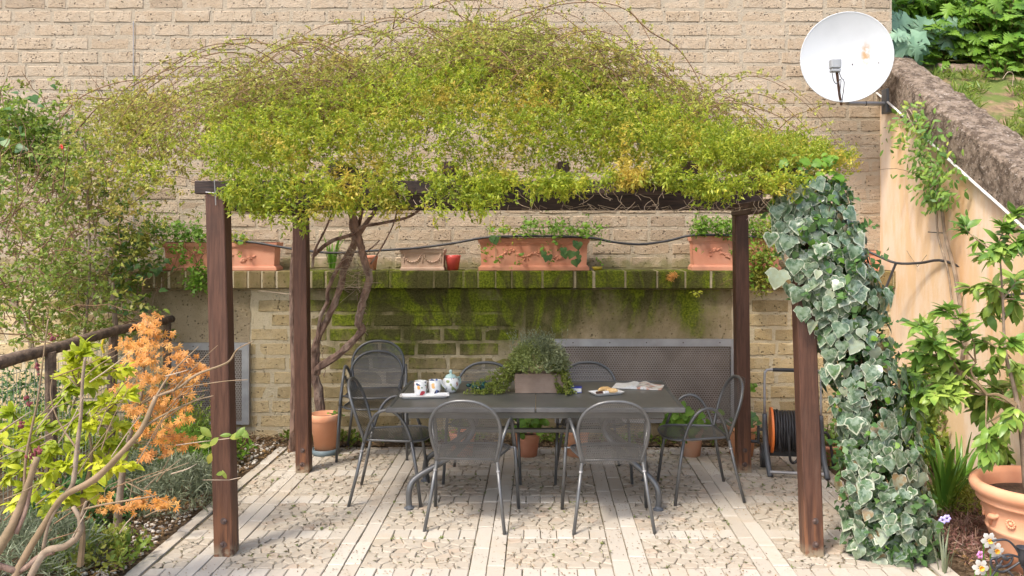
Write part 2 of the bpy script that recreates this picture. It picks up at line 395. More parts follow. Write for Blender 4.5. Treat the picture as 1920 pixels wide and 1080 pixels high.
def ceramic(name, spots):
    t = NT(name); v = t.pos('obj'); c = (.78, .76, .73)
    for k, (sc, col, th) in enumerate(spots):
        mp = t.n('ShaderNodeMapping'); t.L(v, mp.inputs[0]); mp.inputs['Location'].default_value = (k * 3.7, k * 1.9, k * .7)
        c = t.mix(t.rng(t.noise(mp.outputs[0], sc, 1, .3), th, th + .03), c, col)
    return t.done(t.pbr(c, .2))
M['mug1'] = ceramic('mug_print_red', [(19, (.45, .03, .05), .60), (17, (.75, .38, .1), .62), (26, (.04, .05, .12), .68), (34, (.1, .2, .08), .68)])
M['mug2'] = ceramic('mug_print_black', [(18, (.02, .02, .06), .60), (17, (.75, .42, .15), .61), (36, (.1, .14, .3), .67)])
M['teapot'] = ceramic('teapot_floral', [(24, (.28, .32, .12), .63), (30, (.12, .13, .3), .68), (28, (.45, .2, .14), .70)])
M['mint'] = simple('mint_glaze', (.48, .62, .58), (.4, .55, .5), 40, .25, 0)
M['teal'] = simple('dark_teal_glass', (.006, .035, .04), (.01, .09, .07), 60, .06, .1, 40, coord='obj')
M['blue'] = simple('blue_cover', (.02, .035, .25), (.03, .05, .32), 6, .45, 0)
M['paper'] = simple('paper_pages', (.75, .74, .7), (.66, .64, .6), 60, .8, 0)
t = NT('printed_page'); v = t.pos('obj')
c = t.mix(t.rng(t.noise(v, 14, 3), .45, .6), (.74, .72, .68), (.58, .30, .2)); c = t.mix(t.rng(t.noise(v, 23, 3), .55, .62), c, (.3, .24, .22)); c = t.mix(t.rng(t.noise(v, 9, 2), .55, .6), c, (.72, .68, .6))
M['print'] = t.done(t.pbr(c, .35))
M['pastry'] = simple('golden_pastry', (.62, .36, .12), (.75, .52, .26), 40, .6, .3, 80, .002)
M['choc'] = simple('chocolate', (.05, .02, .012), (.09, .035, .02), 20, .4, .1)
M['iron'] = simple('wrought_iron', (.022, .023, .027), (.04, .04, .045), 20, .45, .3, 60, .002)
M['bolt'] = simple('rusty_bolt', (.06, .04, .035), (.1, .055, .04), 50, .6, .3)
M['rust'] = simple('rust_steel', (.13, .07, .05), (.2, .12, .09), 30, .8, .3)
M['petal'] = leafmat('white_petal', (.7, .7, .66), (.66, .66, .62), trans=.3)
M['corona'] = simple('orange_corona', (.85, .36, .03), (.9, .5, .05), 60, .6, .2)
M['purple'] = simple('violet_petal', (.4, .35, .7), (.5, .45, .8), 60, .6, 0)
M['pink'] = simple('pink_petal', (.55, .2, .42), (.6, .25, .5), 60, .6, 0)
M['rosered'] = simple('red_petal', (.6, .03, .02), (.7, .05, .03), 60, .6, 0)
M['bud'] = simple('crimson_bud', (.10, .012, .016), (.2, .04, .045), 60, .7, .4)
M['wire'] = simple('green_wire', (.10, .12, .09), (.16, .17, .14), 30, .6, 0, coord='world')
# foliage
M['rose'] = leafmat('banksia_leaf', (.22, .33, .025), (.62, .63, .07), (.66, .44, .09), (.55, .74), .5, nscale=3.2)
M['rose_tip'] = leafmat('young_rose_leaf', (.40, .43, .07), (.54, .52, .13), (.5, .34, .1), (.55, .7), .45)
M['mid'] = leafmat('mid_green_leaf', (.17, .27, .04), (.34, .43, .07), (.46, .42, .08), (.55, .7), .4)
M['leftleaf'] = leafmat('yellowish_rose_leaf', (.22, .33, .06), (.42, .48, .10), (.5, .42, .1), (.55, .7), .45)
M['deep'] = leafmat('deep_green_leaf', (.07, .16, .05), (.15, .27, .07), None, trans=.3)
M['bright'] = leafmat('bright_green_leaf', (.14, .30, .03), (.26, .42, .05), None, trans=.45)
M['lime'] = leafmat('lime_leaf', (.46, .52, .02), (.74, .72, .07), (.30, .42, .03), (.5, .66), .5)
M['orangeleaf'] = leafmat('orange_maple_leaf', (.74, .30, .05), (.86, .50, .15), (.78, .36, .12), trans=.45)
M['citrus'] = leafmat('citrus_leaf', (.13, .26, .04), (.30, .46, .08), (.44, .56, .11), (.54, .64), .35, .35, 3.5)
M['strap'] = leafmat('strap_leaf', (.10, .24, .03), (.22, .38, .05), None, trans=.35, rough=.3)
M['grey'] = leafmat('silver_leaf', (.15, .18, .095), (.29, .32, .21), None, trans=.25)
M['thyme'] = leafmat('thyme_leaf', (.17, .21, .05), (.42, .46, .15), (.40, .42, .26), (.5, .65), .3)
M['arti'] = leafmat('artichoke_leaf', (.16, .30, .17), (.27, .42, .28), None, trans=.3)
M['weed'] = leafmat('weed_leaf', (.14, .24, .03), (.3, .34, .06), None, trans=.4)
M['dead'] = leafmat('dead_leaf', (.10, .06, .03), (.26, .16, .075), (.36, .22, .08), trans=.15)
t = NT('variegated_ivy_leaf'); uv = t.xyz(t.pos('uv')); v = t.pos('obj'); rd = t.rand(); w = t.pos('world')
vv = t.n('ShaderNodeVectorMath', operation='ADD'); t.L(v, vv.inputs[0]); cmb = t.n('ShaderNodeCombineXYZ'); t.L(t.math('MULTIPLY', rd, 40), cmb.inputs[0]); t.L(cmb.outputs[0], vv.inputs[1])
g = t.mix(t.rng(t.noise(w, 30, 3), .4, .6), (.05, .10, .045), (.135, .195, .11)); g = t.mix(t.rng(rd, .8, 1, 0, .5), g, (.08, .17, .04)); g = t.mix(t.rng(rd, .025, .03, .8, 0), g, (.26, .16, .07)); g = t.mix(t.rng(t.math('FRACT', t.math('MULTIPLY', rd, 17)), .85, .95, 0, .6), g, (.42, .44, .30))
vein = t.rng(t.math('ABSOLUTE', t.math('SINE', t.math('MULTIPLY', uv[1], 15.7))), 0, .16, .35, 0); g = t.mix(vein, g, (.28, .33, .22))
edge = t.math('ADD', uv[0], t.math('MULTIPLY', t.math('SUBTRACT', t.noise(w, 55, 2), .5), .55))
e2 = t.math('ADD', edge, t.math('MULTIPLY', t.rng(rd, .55, 1.0), .16))
g = t.mix(t.rng(t.noise(w, 38, 4, .6), .46, .62, 0, .55), g, (.27, .335, .255)); c = t.mix(t.rng(e2, .88, 1.06, 0, .85), g, (.50, .52, .39))
p = t.pbr(c, .3, spec=.55, bump=t.bump(t.noise(w, 60, 2), .2, .003)); tr = t.n('ShaderNodeBsdfTranslucent'); t.L(c, tr.inputs[0])
mx = t.n('ShaderNodeMixShader'); mx.inputs[0].default_value = .2; t.L(p, mx.inputs[1]); t.L(tr.outputs[0], mx.inputs[2])
M['moss_bits'] = leafmat('moss_bits', (.045, .04, .02), (.12, .12, .03), (.14, .085, .04), trans=.1)
M['ivy'] = t.done(mx.outputs[0])

# ------------------------------------------------------------------ ground and paving
def sheet(name, x0, x1, y0, y1, z, mat, nx=1, ny=1, amp=0, fn=None):
    b = MB(); vs = []
    for j in range(ny + 1):
        for i in range(nx + 1):
            x = x0 + (x1 - x0) * i / nx; y = y0 + (y1 - y0) * j / ny
            zz = (fn(x, y) if fn else z) + (amp * mnoise.fractal(Vector((x * 3, y * 3, 0)), 1, 2, 4) if amp else 0)
            vs.append((x, y, zz))
    b.add(vs, [(j * (nx + 1) + i, j * (nx + 1) + i + 1, (j + 1) * (nx + 1) + i + 1, (j + 1) * (nx + 1) + i) for j in range(ny) for i in range(nx)])
    return b.obj(name, mat, smooth=nx > 1)
gx0, gx1 = -2.26, 2.285
structure(sheet('ground', -400, 400, -400, 7.9, -.06, M['soil']))
structure(sheet('garden_bed', -6.2, gx0 + .01, 2.2, 7.76, 0, M['soil'], 80, 110, .03))
structure(sheet('garden_bed', gx1 - .01, 3.2, 2.2, 7.76, 0, M['soil'], 22, 110, .03))
structure(sheet('bounce_patio', -7, 6.5, -9, 2.34, -.004, M['paver']))  # unseen paving below and behind the camera, added to bounce light under the pergola
pav = bpy.data.objects.new('paving', None); COL.objects.link(pav); structure(pav); pav['label'] = 'pale travertine paving of small stones framed by slab strips'
MBp = MB(); MBp.box(gx0, gx1, 2.3, 7.42, -.05, -.005); MBp.obj('joint_bed', M['joint'], pav)
structure(sheet('bed_strip', gx0, gx1, 7.42, 7.76, 0, M['soil'], 80, 8, .02, lambda x, y: .01))

def prism(poly, z0, z1, bev):
    """stone: polygon extruded with a worn top edge"""
    n = len(poly); c = Vector((sum(p[0] for p in poly) / n, sum(p[1] for p in poly) / n))
    vs = [(p[0], p[1], z0) for p in poly] + [(p[0], p[1], z1 - bev) for p in poly]
    for p in poly:
        d = Vector(p) - c; L = d.length
        q = c + d * max(.3, (1 - bev * 1.6 / max(L, .01))); vs.append((q.x, q.y, z1 + R(-.0012, .0012)))
    fs = [(i, (i + 1) % n, n + (i + 1) % n, n + i) for i in range(n)] + [(n + i, n + (i + 1) % n, 2 * n + (i + 1) % n, 2 * n + i) for i in range(n)] + [tuple(range(2 * n, 3 * n))]
    return vs, fs
def clip(poly, p, nrm):
    out = []
    for i in range(len(poly)):
        a, b = poly[i], poly[(i + 1) % len(poly)]
        da = (a[0] - p[0]) * nrm[0] + (a[1] - p[1]) * nrm[1]; db = (b[0] - p[0]) * nrm[0] + (b[1] - p[1]) * nrm[1]
        if da <= 0: out.append(a)
        if (da < 0 < db) or (db < 0 < da):
            t = da / (da - db); out.append((a[0] + (b[0] - a[0]) * t, a[1] + (b[1] - a[1]) * t))
    return out
bands = [(-1.97, -1.785), (-1.185, -1.0), (-.385, -.19), (.415, .62), (1.212, 1.41), (2.0, 2.165)]
rows = [(2.58, 2.74), (3.25, 3.41), (3.92, 4.08), (4.58, 4.74), (5.2, 5.355), (5.89, 6.05), (6.55, 6.70), (7.20, 7.34)]
stones = []; slabs = []; tiles = []
def rect_stone(x0, x1, y0, y1, g=.0024, j=.0028):
    return [(x0 + g + R(-j, j) * .6, y0 + g + R(-j, j)), (x1 - g + R(-j, j) * .6, y0 + g + R(-j, j)), (x1 - g + R(-j, j) * .6, y1 - g + R(-j, j)), (x0 + g + R(-j, j) * .6, y1 - g + R(-j, j))]
for (a, b) in bands:
    m = (a + b) / 2
    for (xa, xb) in ((a, m), (m, b)):
        y = 2.35 + R(0, .3)
        while y < 7.4:
            l = R(.28, .52); slabs.append(rect_stone(xa, xb, y, min(y + l, 7.42))); y += l
for (xa, xb) in ((gx0, gx0 + .085), (gx1 - .1, gx1)):
    y = 2.35
    while y < 7.4:
        l = R(.5, .9); slabs.append(rect_stone(xa, xb, y, min(y + l, 7.42), .003)); y += l
fields = [(gx0 + .1, bands[0][0])] + [(bands[i][1], bands[i + 1][0]) for i in range(5)]
for (xa, xb) in fields:
    for (ya, yb) in rows:
        n = max(1, round((xb - xa) / .1)); w = (xb - xa) / n
        for i in range(n): tiles.append(rect_stone(xa + i * w, xa + (i + 1) * w, ya, yb, .0022, .003))
ycuts = [2.35] + [v_ for r_ in rows for v_ in r_] + [7.42]
for (xa, xb) in fields:
    for k in range(0, len(ycuts), 2):
        ya, yb = ycuts[k], ycuts[k + 1]
        if yb - ya < .03: continue
        s = .073; nx = max(1, round((xb - xa) / s)); ny = max(1, round((yb - ya) / s)); sx = (xb - xa) / nx; sy = (yb - ya) / ny
        pts = {(i, j): (xa + (i + .5 + R(-.34, .34) + (.25 if j % 2 else -.25)) * sx, ya + (j + .5 + R(-.34, .34)) * sy) for i in range(-2, nx + 2) for j in range(-2, ny + 2)}
        for i in range(-1, nx + 1):
            for j in range(-1, ny + 1):
                p = pts[(i, j)]
                if not (xa < p[0] < xb and ya < p[1] < yb): continue
                poly = [(xa + .003, ya + .003), (xb - .003, ya + .003), (xb - .003, yb - .003), (xa + .003, yb - .003)]
                g = R(.0006, .0032)
                for di in (-2, -1, 0, 1, 2):
                    for dj in (-2, -1, 0, 1, 2):
                        q = pts.get((i + di, j + dj))
                        if q is None or (di == 0 and dj == 0): continue
                        if not (xa < q[0] < xb and ya < q[1] < yb): continue
                        nx_, ny_ = q[0] - p[0], q[1] - p[1]; L = math.hypot(nx_, ny_)
                        if L < 1e-6: continue
                        nx_ /= L; ny_ /= L
                        poly = clip(poly, ((p[0] + q[0]) / 2 - nx_ * g, (p[1] + q[1]) / 2 - ny_ * g), (nx_, ny_))
                        if len(poly) < 3: break
                    if len(poly) < 3: break
                if len(poly) >= 3: stones.append(poly)
def lay(polys, name, mat, limit, vis=lambda p: True):
    def key(q):
        cx = sum(a[0] for a in q) / len(q); cy = sum(a[1] for a in q) / len(q)
        inview = cy > 4.62 and abs(cx * F / cy + 50) < 980 and not (abs(cx + 1.83) < .06 and abs(cy - 4.91) < .06)
        return (0 if inview else 1, cy)
    polys = sorted(polys, key=key); rest = MB()
    for k, q in enumerate(polys):
        vs, fs = prism(q, -.03, .006 + R(-.0035, .004), .005)
        if k < limit:
            b = MB(); b.add(vs, fs); b.obj(name, mat, pav)
        else: rest.add(vs, fs)
    if rest.v: stuff(rest.obj(name + '_field', mat, pav))
lay(slabs, 'slab', M['slab'], 200); lay(tiles, 'tile', M['slab'], 300); lay(stones, 'cobblestone', M['paver'], 300)

# ------------------------------------------------------------------ brick walls
def brick_variant():
    nx, nz = 6, 4; vs = []
    xs = [-.5, -.455, -.17, .17, .455, .5]; zs = [-.5, -.40, .40, .5]
    for j in range(nz):
        for i in range(nx):
            rim = i in (0, nx - 1) or j in (0, nz - 1)
            vs.append((xs[i] + R(-.012, .012), .008 if rim else -R(.001, .0065), zs[j] + R(-.05, .05)))
    b = MB(); b.add(vs, [(j * nx + i, j * nx + i + 1, (j + 1) * nx + i + 1, (j + 1) * nx + i) for j in range(nz - 1) for i in range(nx - 1)])
    return b
BV = [brick_variant() for _ in range(10)]
def bricks(x0, x1, z0, z1, Y, mat, parent, limit, skip=None, pitch=.128, blen=.372, slope=None):
    meshes = [b.mesh('brick', mat) for b in BV]; todo = []
    j = 0; z = z0
    while z + pitch <= z1 + .001:
        x = x0 - R(0, blen)
        while x < x1:
            l = blen * R(.88, 1.1) if random.random() > .08 else blen * .5
            a, b = max(x, x0), min(x + l, x1)
            if b - a > .05:
                cx, cz = (a + b) / 2, z + pitch / 2
                if not (skip and skip(cx, cz, b - a)): todo.append((cx, cz, b - a - .012, pitch - .013))
            x += l
        z += pitch; j += 1
    def key(t):
        px = PX + t[0] * F / Y; py = PY - (t[1] - CH) * F / Y
        out = px < -20 or px > 1660 or py < -15
        hid = 300 < px < 1450 and 150 < py < 370
        return (2 if out else 1 if hid else 0, abs(px - 960))
    todo.sort(key=key); rest = MB()
    for k, (cx, cz, w, h) in enumerate(todo):
        i = random.randrange(10); rot = R(-.004, .004)
        Mx = Matrix.Translation((cx, Y + R(-.003, .003), cz)) @ Matrix.Rotation(rot, 4, 'Y') @ Matrix.Diagonal((w, 1, h, 1))
        if k < limit: link('brick', meshes[i], parent, Mx)
        else: rest.add([Mx @ Vector(v) for v in BV[i].v], BV[i].f)
    if rest.v: stuff(rest.obj('brick_courses', mat, parent))
up = thing('brick_wall', 'tall pale tuff brick wall filling the background above the ledge', 'wall', (-1, 8.1, 1.5))
b = MB(); b.box(-6.2, 3.31, 8.0, 8.4, 1.3, 5.6); b.obj('mortar', M['mortar_up'], up)
bricks(-6.2, 3.305, 1.526, 5.6, 8.0, M['brick_up'], up, 300)
b = MB(); b.tube([P(250, 40, 7.985), P(250, 500, 7.985)], .004, 5); b.obj('wall_wire', M['galv'], up)

low = thing('retaining_wall', 'low mossy brick wall behind the table, topped by a brick ledge', 'wall', (-1, 7.85, 0))
b = MB(); b.box(-6.2, 3.2, 7.75, 8.0, -.05, 1.36); b.obj('mortar', M['mortar_low'], low)
patches = [(P(985, 0, 7.75).x, P(1372, 0, 7.75).x), (P(250, 0, 7.75).x, P(470, 0, 7.75).x)]
def inpatch(cx, cz, w):
    if patches[0][0] - w * .2 < cx < patches[0][1] + w * .2 and cz < 1.4: return cz > .08
    return patches[1][0] - w * .2 < cx < patches[1][1] + w * .2 and cz > .82
bricks(-6.2, 3.195, -.04, 1.36, 7.75, M['brick_low'], low, 290, inpatch, .131, .36)
for (a, b_), zb in zip(patches, (.02, .80)):
    m_ = MB(); nx, nz = 24, 12; vs = []
    for j in range(nz + 1):
        for i in range(nx + 1):
            ed = i in (0, nx) or j in (0, nz)
            vs.append((a + (b_ - a) * i / nx + R(-.01, .01), 7.745 if ed else 7.737 + R(-.003, .003), zb + (1.352 - zb) * j / nz + (R(-.012, .008) if j == 0 else 0)))
    m_.add(vs, [(j * (nx + 1) + i, j * (nx + 1) + i + 1, (j + 1) * (nx + 1) + i + 1, (j + 1) * (nx + 1) + i) for j in range(nz) for i in range(nx)])
    m_.obj('render_patch', M['render_low'], low, smooth=True)
# ledge: bricks on end
led = thing('brick_ledge', 'mossy brick ledge carrying the terracotta planters', 'ledge', (-1, 7.8, 1.36))
b = MB(); b.box(-4.4, 3.2, 7.656, 7.99, 1.372, 1.521); b.obj('mortar', M['mortar_ledge'], led)
x = -4.4
while x < 3.19:
    w = R(.115, .16) if x < -.3 else R(.13, .3); x1 = min(x + w, 3.195)
    b = MB(); j = lambda: R(-.004, .004)
    b.box(x + .007 + j(), x1 - .007, 7.650 + j(), 7.985, 1.368 + j(), 1.525 + j(), b=.008); b.obj('brick', M['coping_low'], led); x = x1

# right-hand stucco wall with its sloping stone coping
def topz(Y): return 3.515 + (Y - 8.0) * .522
sw = thing('stucco_wall', 'ochre stucco side wall with sloping top on the right', 'wall', (3.3, 6, 0))
b = MB(); ys = [3.0, 8.0]; vs = []
for Y in ys:
    for X in (3.2, 3.55):
        vs += [(X, Y, -.05), (X, Y, max(.3, topz(Y) - .30))]
b.add(vs, [(0, 1, 5, 4), (2, 6, 7, 3), (0, 2, 3, 1), (4, 5, 7, 6), (1, 3, 7, 5)]); b.obj('wall_body', M['stucco'], sw)
b = MB(); ny, vs = 90, []
ring = [(3.165, -.30), (3.16, -.24), (3.16, -.17), (3.162, -.1), (3.168, -.035), (3.19, -.005), (3.25, 0), (3.31, .004), (3.37, .002), (3.43, 0), (3.49, -.005), (3.52, -.05), (3.52, -.3)]
for k in range(ny + 1):
    Y = 8.02 - 5.0 * k / ny
    for (X, dz) in ring:
        q = Vector((X * 9, Y * 9, dz * 9)); nz_ = mnoise.fractal(q, .8, 2, 4)
        vs.append((X + nz_ * .012, Y, topz(Y) + dz + nz_ * .02 + (-.05 if dz <= -.3 else 0)))
n = len(ring); b.add(vs, [(k * n + i, k * n + (i + 1) % n, (k + 1) * n + (i + 1) % n, (k + 1) * n + i) for k in range(ny) for i in range(n)])
b.obj('coping', M['coping'], sw)
pipe = MB(); pipe.tube([Vector((3.15, Y, topz(Y) - .315 + R(-.006, .006))) for Y in (7.95, 7.6, 7.3)], .010, 6); pipe.tube([Vector((3.15, Y, topz(Y) - .33 + R(-.006, .006))) for Y in (7.0, 6.6, 6.2, 5.8, 5.5)], .011, 6)
tag(pipe.obj('conduit', M['white']), 'thin white conduit under the sloping stone coping', 'pipe')

# terraced slope beyond the side wall
def slopez(x, y):
    z = 3.26 + (y - 8.0) * .50 if y < 8.3 else 3.46 + (max(y, 8.35) - 8.35) * .35 + (.2 if y > 9.05 else 0) + (max(0, y - 9.8)) * .7
    return z + (x - 3.5) * .06
structure(sheet('slope', 3.32, 12, 3.0, 14, 0, M['terrace'], 60, 90, .05, slopez))
structure(sheet('hillside', -60, 60, 14, 30, 0, M['terrace'], 40, 20, .3, lambda x, y: 7.2 + (y - 14) * .5))
for (ya, pya, pxa, pxb, rr, lab) in ((8.3, 131, 1757, 2100, .07, 'weathered split log, lowest edging of the terrace'), (8.95, 97, 1735, 1990, .06, 'weathered log edging, middle one on the terrace'), (9.7, 44, 1830, 2200, .07, 'weathered log edging, topmost and mostly behind leaves')):
    b = MB(); a_, c_ = P(pxa, pya, ya), P(pxb, pya + 6, ya)
    b.tube([a_.lerp(c_, k / 8) + Vector((0, R(-.02, .02), R(-.015, .015))) for k in range(9)], [rr * R(.85, 1.1) for _ in range(9)], 9, wob=.06)
    tag(b.obj('log', M['log_grey'], smooth=True), lab, 'log', 'log edging on the terraces')
b = MB(); b.box(*[P(1766, 0, 8.6).x, P(1774, 0, 8.6).x, 8.58, 8.62], P(0, 135, 8.6).z, P(0, 62, 8.6).z); tag(b.obj('stake', M['rust']), 'dark wooden stake holding the terrace logs', 'stake')

# ------------------------------------------------------------------ wall fittings
def perf_cells(surf, nu, nv, inside=None, hole=.28, stagger=True):
    vs = []; fs = []
    for j in range(nv):
        for i in range(nu):
            off = .5 if (stagger and j % 2) else 0
            u0, v0 = (i + off) / nu, j / nv; du, dv = 1 / nu, 1 / nv
            if u0 + du > 1.0001: continue
            if inside and not inside(u0 + du / 2, v0 + dv / 2): continue
            o = len(vs)
            for (a, b) in ((0, 0), (1, 0), (1, 1), (0, 1)): vs.append(surf(u0 + a * du, v0 + b * dv))
            for (a, b) in ((-1, -1), (1, -1), (1, 1), (-1, 1)): vs.append(surf(u0 + (.5 + a * hole) * du, v0 + (.5 + b * hole) * dv))
            fs += [(o + k, o + (k + 1) % 4, o + 4 + (k + 1) % 4, o + 4 + k) for k in range(4)]
    return vs, fs
def wall_panel(px0, px1, py0, py1, label):
    Y = 7.70; a = P(px0, py1, Y); c = P(px1, py0, Y)
    th = thing('perforated_panel', label, 'panel', (a.x, Y, a.z))
    w, h = c.x - a.x, c.z - a.z; fr = .065
    vs, fs = perf_cells(lambda u, v: (a.x + fr + u * (w - 2 * fr), Y, a.z + .03 + v * (h - fr - .03)), int((w - 2 * fr) / .0225), int((h - fr) / .0195), hole=.29)
    b = MB(); b.add(vs, fs); b.obj('perforated_sheet', M['perf'], th)
    for (x0, x1, z0, z1) in ((a.x, c.x, c.z - fr, c.z), (a.x, c.x, a.z, a.z + .03), (a.x, a.x + fr, a.z + .03, c.z - fr), (c.x - fr, c.x, a.z + .03, c.z - fr)):
        b = MB(); b.box(x0, x1, Y - .006, Y + .03, z0, z1); b.obj('frame_strip', M['galv'], th)
    b = MB(); b.box(a.x + .01, c.x - .01, Y + .034, Y + .036, a.z + .01, c.z - .01); b.obj('backing', M['dark'], th)
    for k in range(5):
        b = MB(); b.ell((a.x + w * (k + .5) / 5, Y - .007, c.z - .03), .006, .004, .006, 6, 4); b.obj('screw', M['bolt'], th)
wall_panel(318, 467, 643, 796, 'smaller grey perforated metal vent panel, behind the orange leaves')
wall_panel(1040, 1384, 636, 793, 'wide grey perforated metal vent panel behind the table end')

# satellite dish
dish = thing('satellite_dish', 'white satellite dish with a rust mark on the wall corner', 'satellite dish', (3.19, 7.72, 3.05), absolute=True)
D = P(1586, 108, 7.55); b = MB(); n = 56; prof = [0.001, .08, .16, .24, .31, .36, .385]
Md = Matrix.Translation(D) @ Matrix.Rotation(math.radians(-14), 4, 'Z') @ Matrix.Rotation(math.radians(8), 4, 'X')
def dring(r, y): return [(r * math.cos(2 * PI * k / n) * 1.0, y, r * math.sin(2 * PI * k / n) * 1.0) for k in range(n)]
vs = []; dep = lambda r: -(r / .4) ** 2 * .06
sc_ = .385 / .4
for r in prof + [.398]: vs += dring(r * sc_, dep(r))
vs += dring(.406 * sc_, dep(.4) - .004); vs += dring(.408 * sc_, dep(.4) + .012)
for r in (.39, .3, .2, .1, .001): vs += dring(r * sc_, dep(r) + .014)
b.add(vs, [(i * n + k, i * n + (k + 1) % n, (i + 1) * n + (k + 1) % n, (i + 1) * n + k) for i in range(len(vs) // n - 1) for k in range(n)])
o = b.obj('reflector', M['dish'], dish, smooth=True); o.matrix_basis = Md
def dl(x, y, z): return Md @ Vector((x, y, z))
b = MB(); b.tube([dl(-.03, .03, -.41), dl(-.06, -.12, -.33), dl(-.1, -.3, -.14)], .012, 6); b.obj('feed_arm', M['rust'], dish)
lnb = MB(); Q = dl(-.115, -.32, -.085); lnb.box(-.042, .042, -.03, .05, -.02, .06, b=.008, M=Matrix.Translation(Q)); lnb.box(-.04, .04, -.026, .04, -.05, -.024, b=.006, M=Matrix.Translation(Q)); lo = lnb.obj('feed_horn', simple('lnb_grey', (.26, .27, .28), (.32, .33, .34), 8, .5, 0), dish)
b = MB(); b.tube([Q + Vector((-.03, 0, -.05)), Q + Vector((-.025, -.02, -.12)), Q + Vector((.01, 0, -.15)), Q + Vector((.045, 0, -.11)), Q + Vector((.04, 0, -.2)), dl(-.06, -.1, -.34)], .004, 5, smooth=4)
b.tube([Q + Vector((.03, 0, -.05)), Q + Vector((.05, 0, -.1)), Q + Vector((.075, 0, -.14)), dl(-.03, -.02, -.39)], .004, 5, smooth=4); b.obj('cable_loop', M['cable'], dish)
for (x_, z_) in ((.055, -.06), (.27, -.06)):
    b = MB(); b.ell(dl(x_, dep(math.hypot(x_, z_)) - .004, z_), .006, .004, .006, 6, 4); b.obj('bolt', M['bolt'], dish)
b = MB(); aa = Vector((D.x + .05, 7.66, D.z - .2)); p1 = P(1590, 194, 7.72); p2 = Vector((3.16, 7.76, p1.z + .005)); b.tube([dl(.02, .03, -.15), dl(.02, .12, -.15), Vector((p1.x, 7.78, p1.z + .1)), p1], .024, 8, smooth=4); b.tube([p1, p2], .019, 10); b.obj('mounting_arm', M['galv'], dish)
b = MB(); b.tube([p1.lerp(p2, .45), p1.lerp(p2, .47)], .022, 10); b.obj('clamp_ring', M['blackp'], dish)
b = MB(); b.box(3.14, 3.2, 7.70, 7.82, p2.z - .09, p2.z + .13, b=.004); b.obj('bracket', M['greyp'], dish)

# ------------------------------------------------------------------ pergola
per = thing('pergola', 'dark stained timber pergola over the dining table', 'pergola', (-.12, 5.8, 0))
def post(x0, x1, Y, z1, r=.055):
    b = MB(); vs = []
    for (x, z) in ((x0, .0), (x0 * .7 + x1 * .3, z1 * .3), (x0 * .3 + x1 * .7, z1 * .7), (x1, z1)):
        c = .005
        for (a, d) in ((-r + c, -r), (r - c, -r), (r, -r + c), (r, r - c), (r - c, r), (-r + c, r), (-r, r - c), (-r, -r + c)): vs.append((x + a, Y + d, z))
    b.add(vs, [(k * 8 + i, k * 8 + (i + 1) % 8, (k + 1) * 8 + (i + 1) % 8, (k + 1) * 8 + i) for k in range(3) for i in range(8)] + [tuple(range(7, -1, -1)), tuple(range(24, 32))])
    o = b.obj('post', M['post'], per)
    for z in (.075, .21) if Y < 6 else (.07, .18):
        h = MB(); h.ell((x0 + (x1 - x0) * z / z1 + .0, Y - r - .002, z), .014, .009, .014, 8, 5); h.lathe([(.019, 0), (.019, .003), (.001, .003)], 10)
        hh = MB(); hh.ell((x0 + R(-.008, .012), Y - r - .002, z), .013, .010, .013, 8, 5); hh.tube([(x0 + .002, Y - r + .001, z), (x0 + .002, Y - r - .003, z)], .019, 10); q = hh.obj('bolt', M['bolt'], o); q.matrix_parent_inverse = Matrix.Identity(4)
        q.matrix_parent_inverse = Matrix.Identity(4)
    return o
post(-1.815, -1.865, 4.965, 2.09); post(1.59, 1.52, 4.965, 2.09); post(-1.835, -1.86, 6.675, 2.04, .053); post(1.60, 1.575, 6.675, 2.04, .053)
def beam(x0, x1, y0, y1, z0, z1, name, mat): b = MB(); b.box(x0, x1, y0, y1, z0, z1, b=.005); b.obj(name, mat, per)
beam(-1.99, 1.73, 4.93, 5.02, 2.093, 2.17, 'front_beam', M['beam'])
beam(-1.98, 1.74, 6.62, 6.72, 2.043, 2.22, 'back_beam', M['beam'])
beam(-1.90, -1.83, 5.03, 6.61, 2.0, 2.088, 'side_beam', M['beam_y']); beam(1.49, 1.56, 5.03, 6.61, 2.0, 2.088, 'side_beam', M['beam_y'])
beam(-1.80, -1.60, 4.94, 5.0, 2.0, 2.09, 'brace', M['beam'])
for x in (-1.25, -.55, .15, .94, 1.53): beam(x - .035, x + .035, 5.15, 6.9, 2.223, 2.30, 'rafter', M['beam_y'])
b = MB(); q = P(402, 362, 4.9); b.tube([q + Vector((0, 0, .075)), q + Vector((.005, 0, .0)), q + Vector((.012, -.01, -.07))], .003, 4); b.tube([q + Vector((-.05, 0, .005)), q + Vector((0, -.01, 0)), q + Vector((.09, 0, -.05)), q + Vector((.16, 0, -.095))], .003, 4)
b.obj('tie_wire', M['galv'], per)

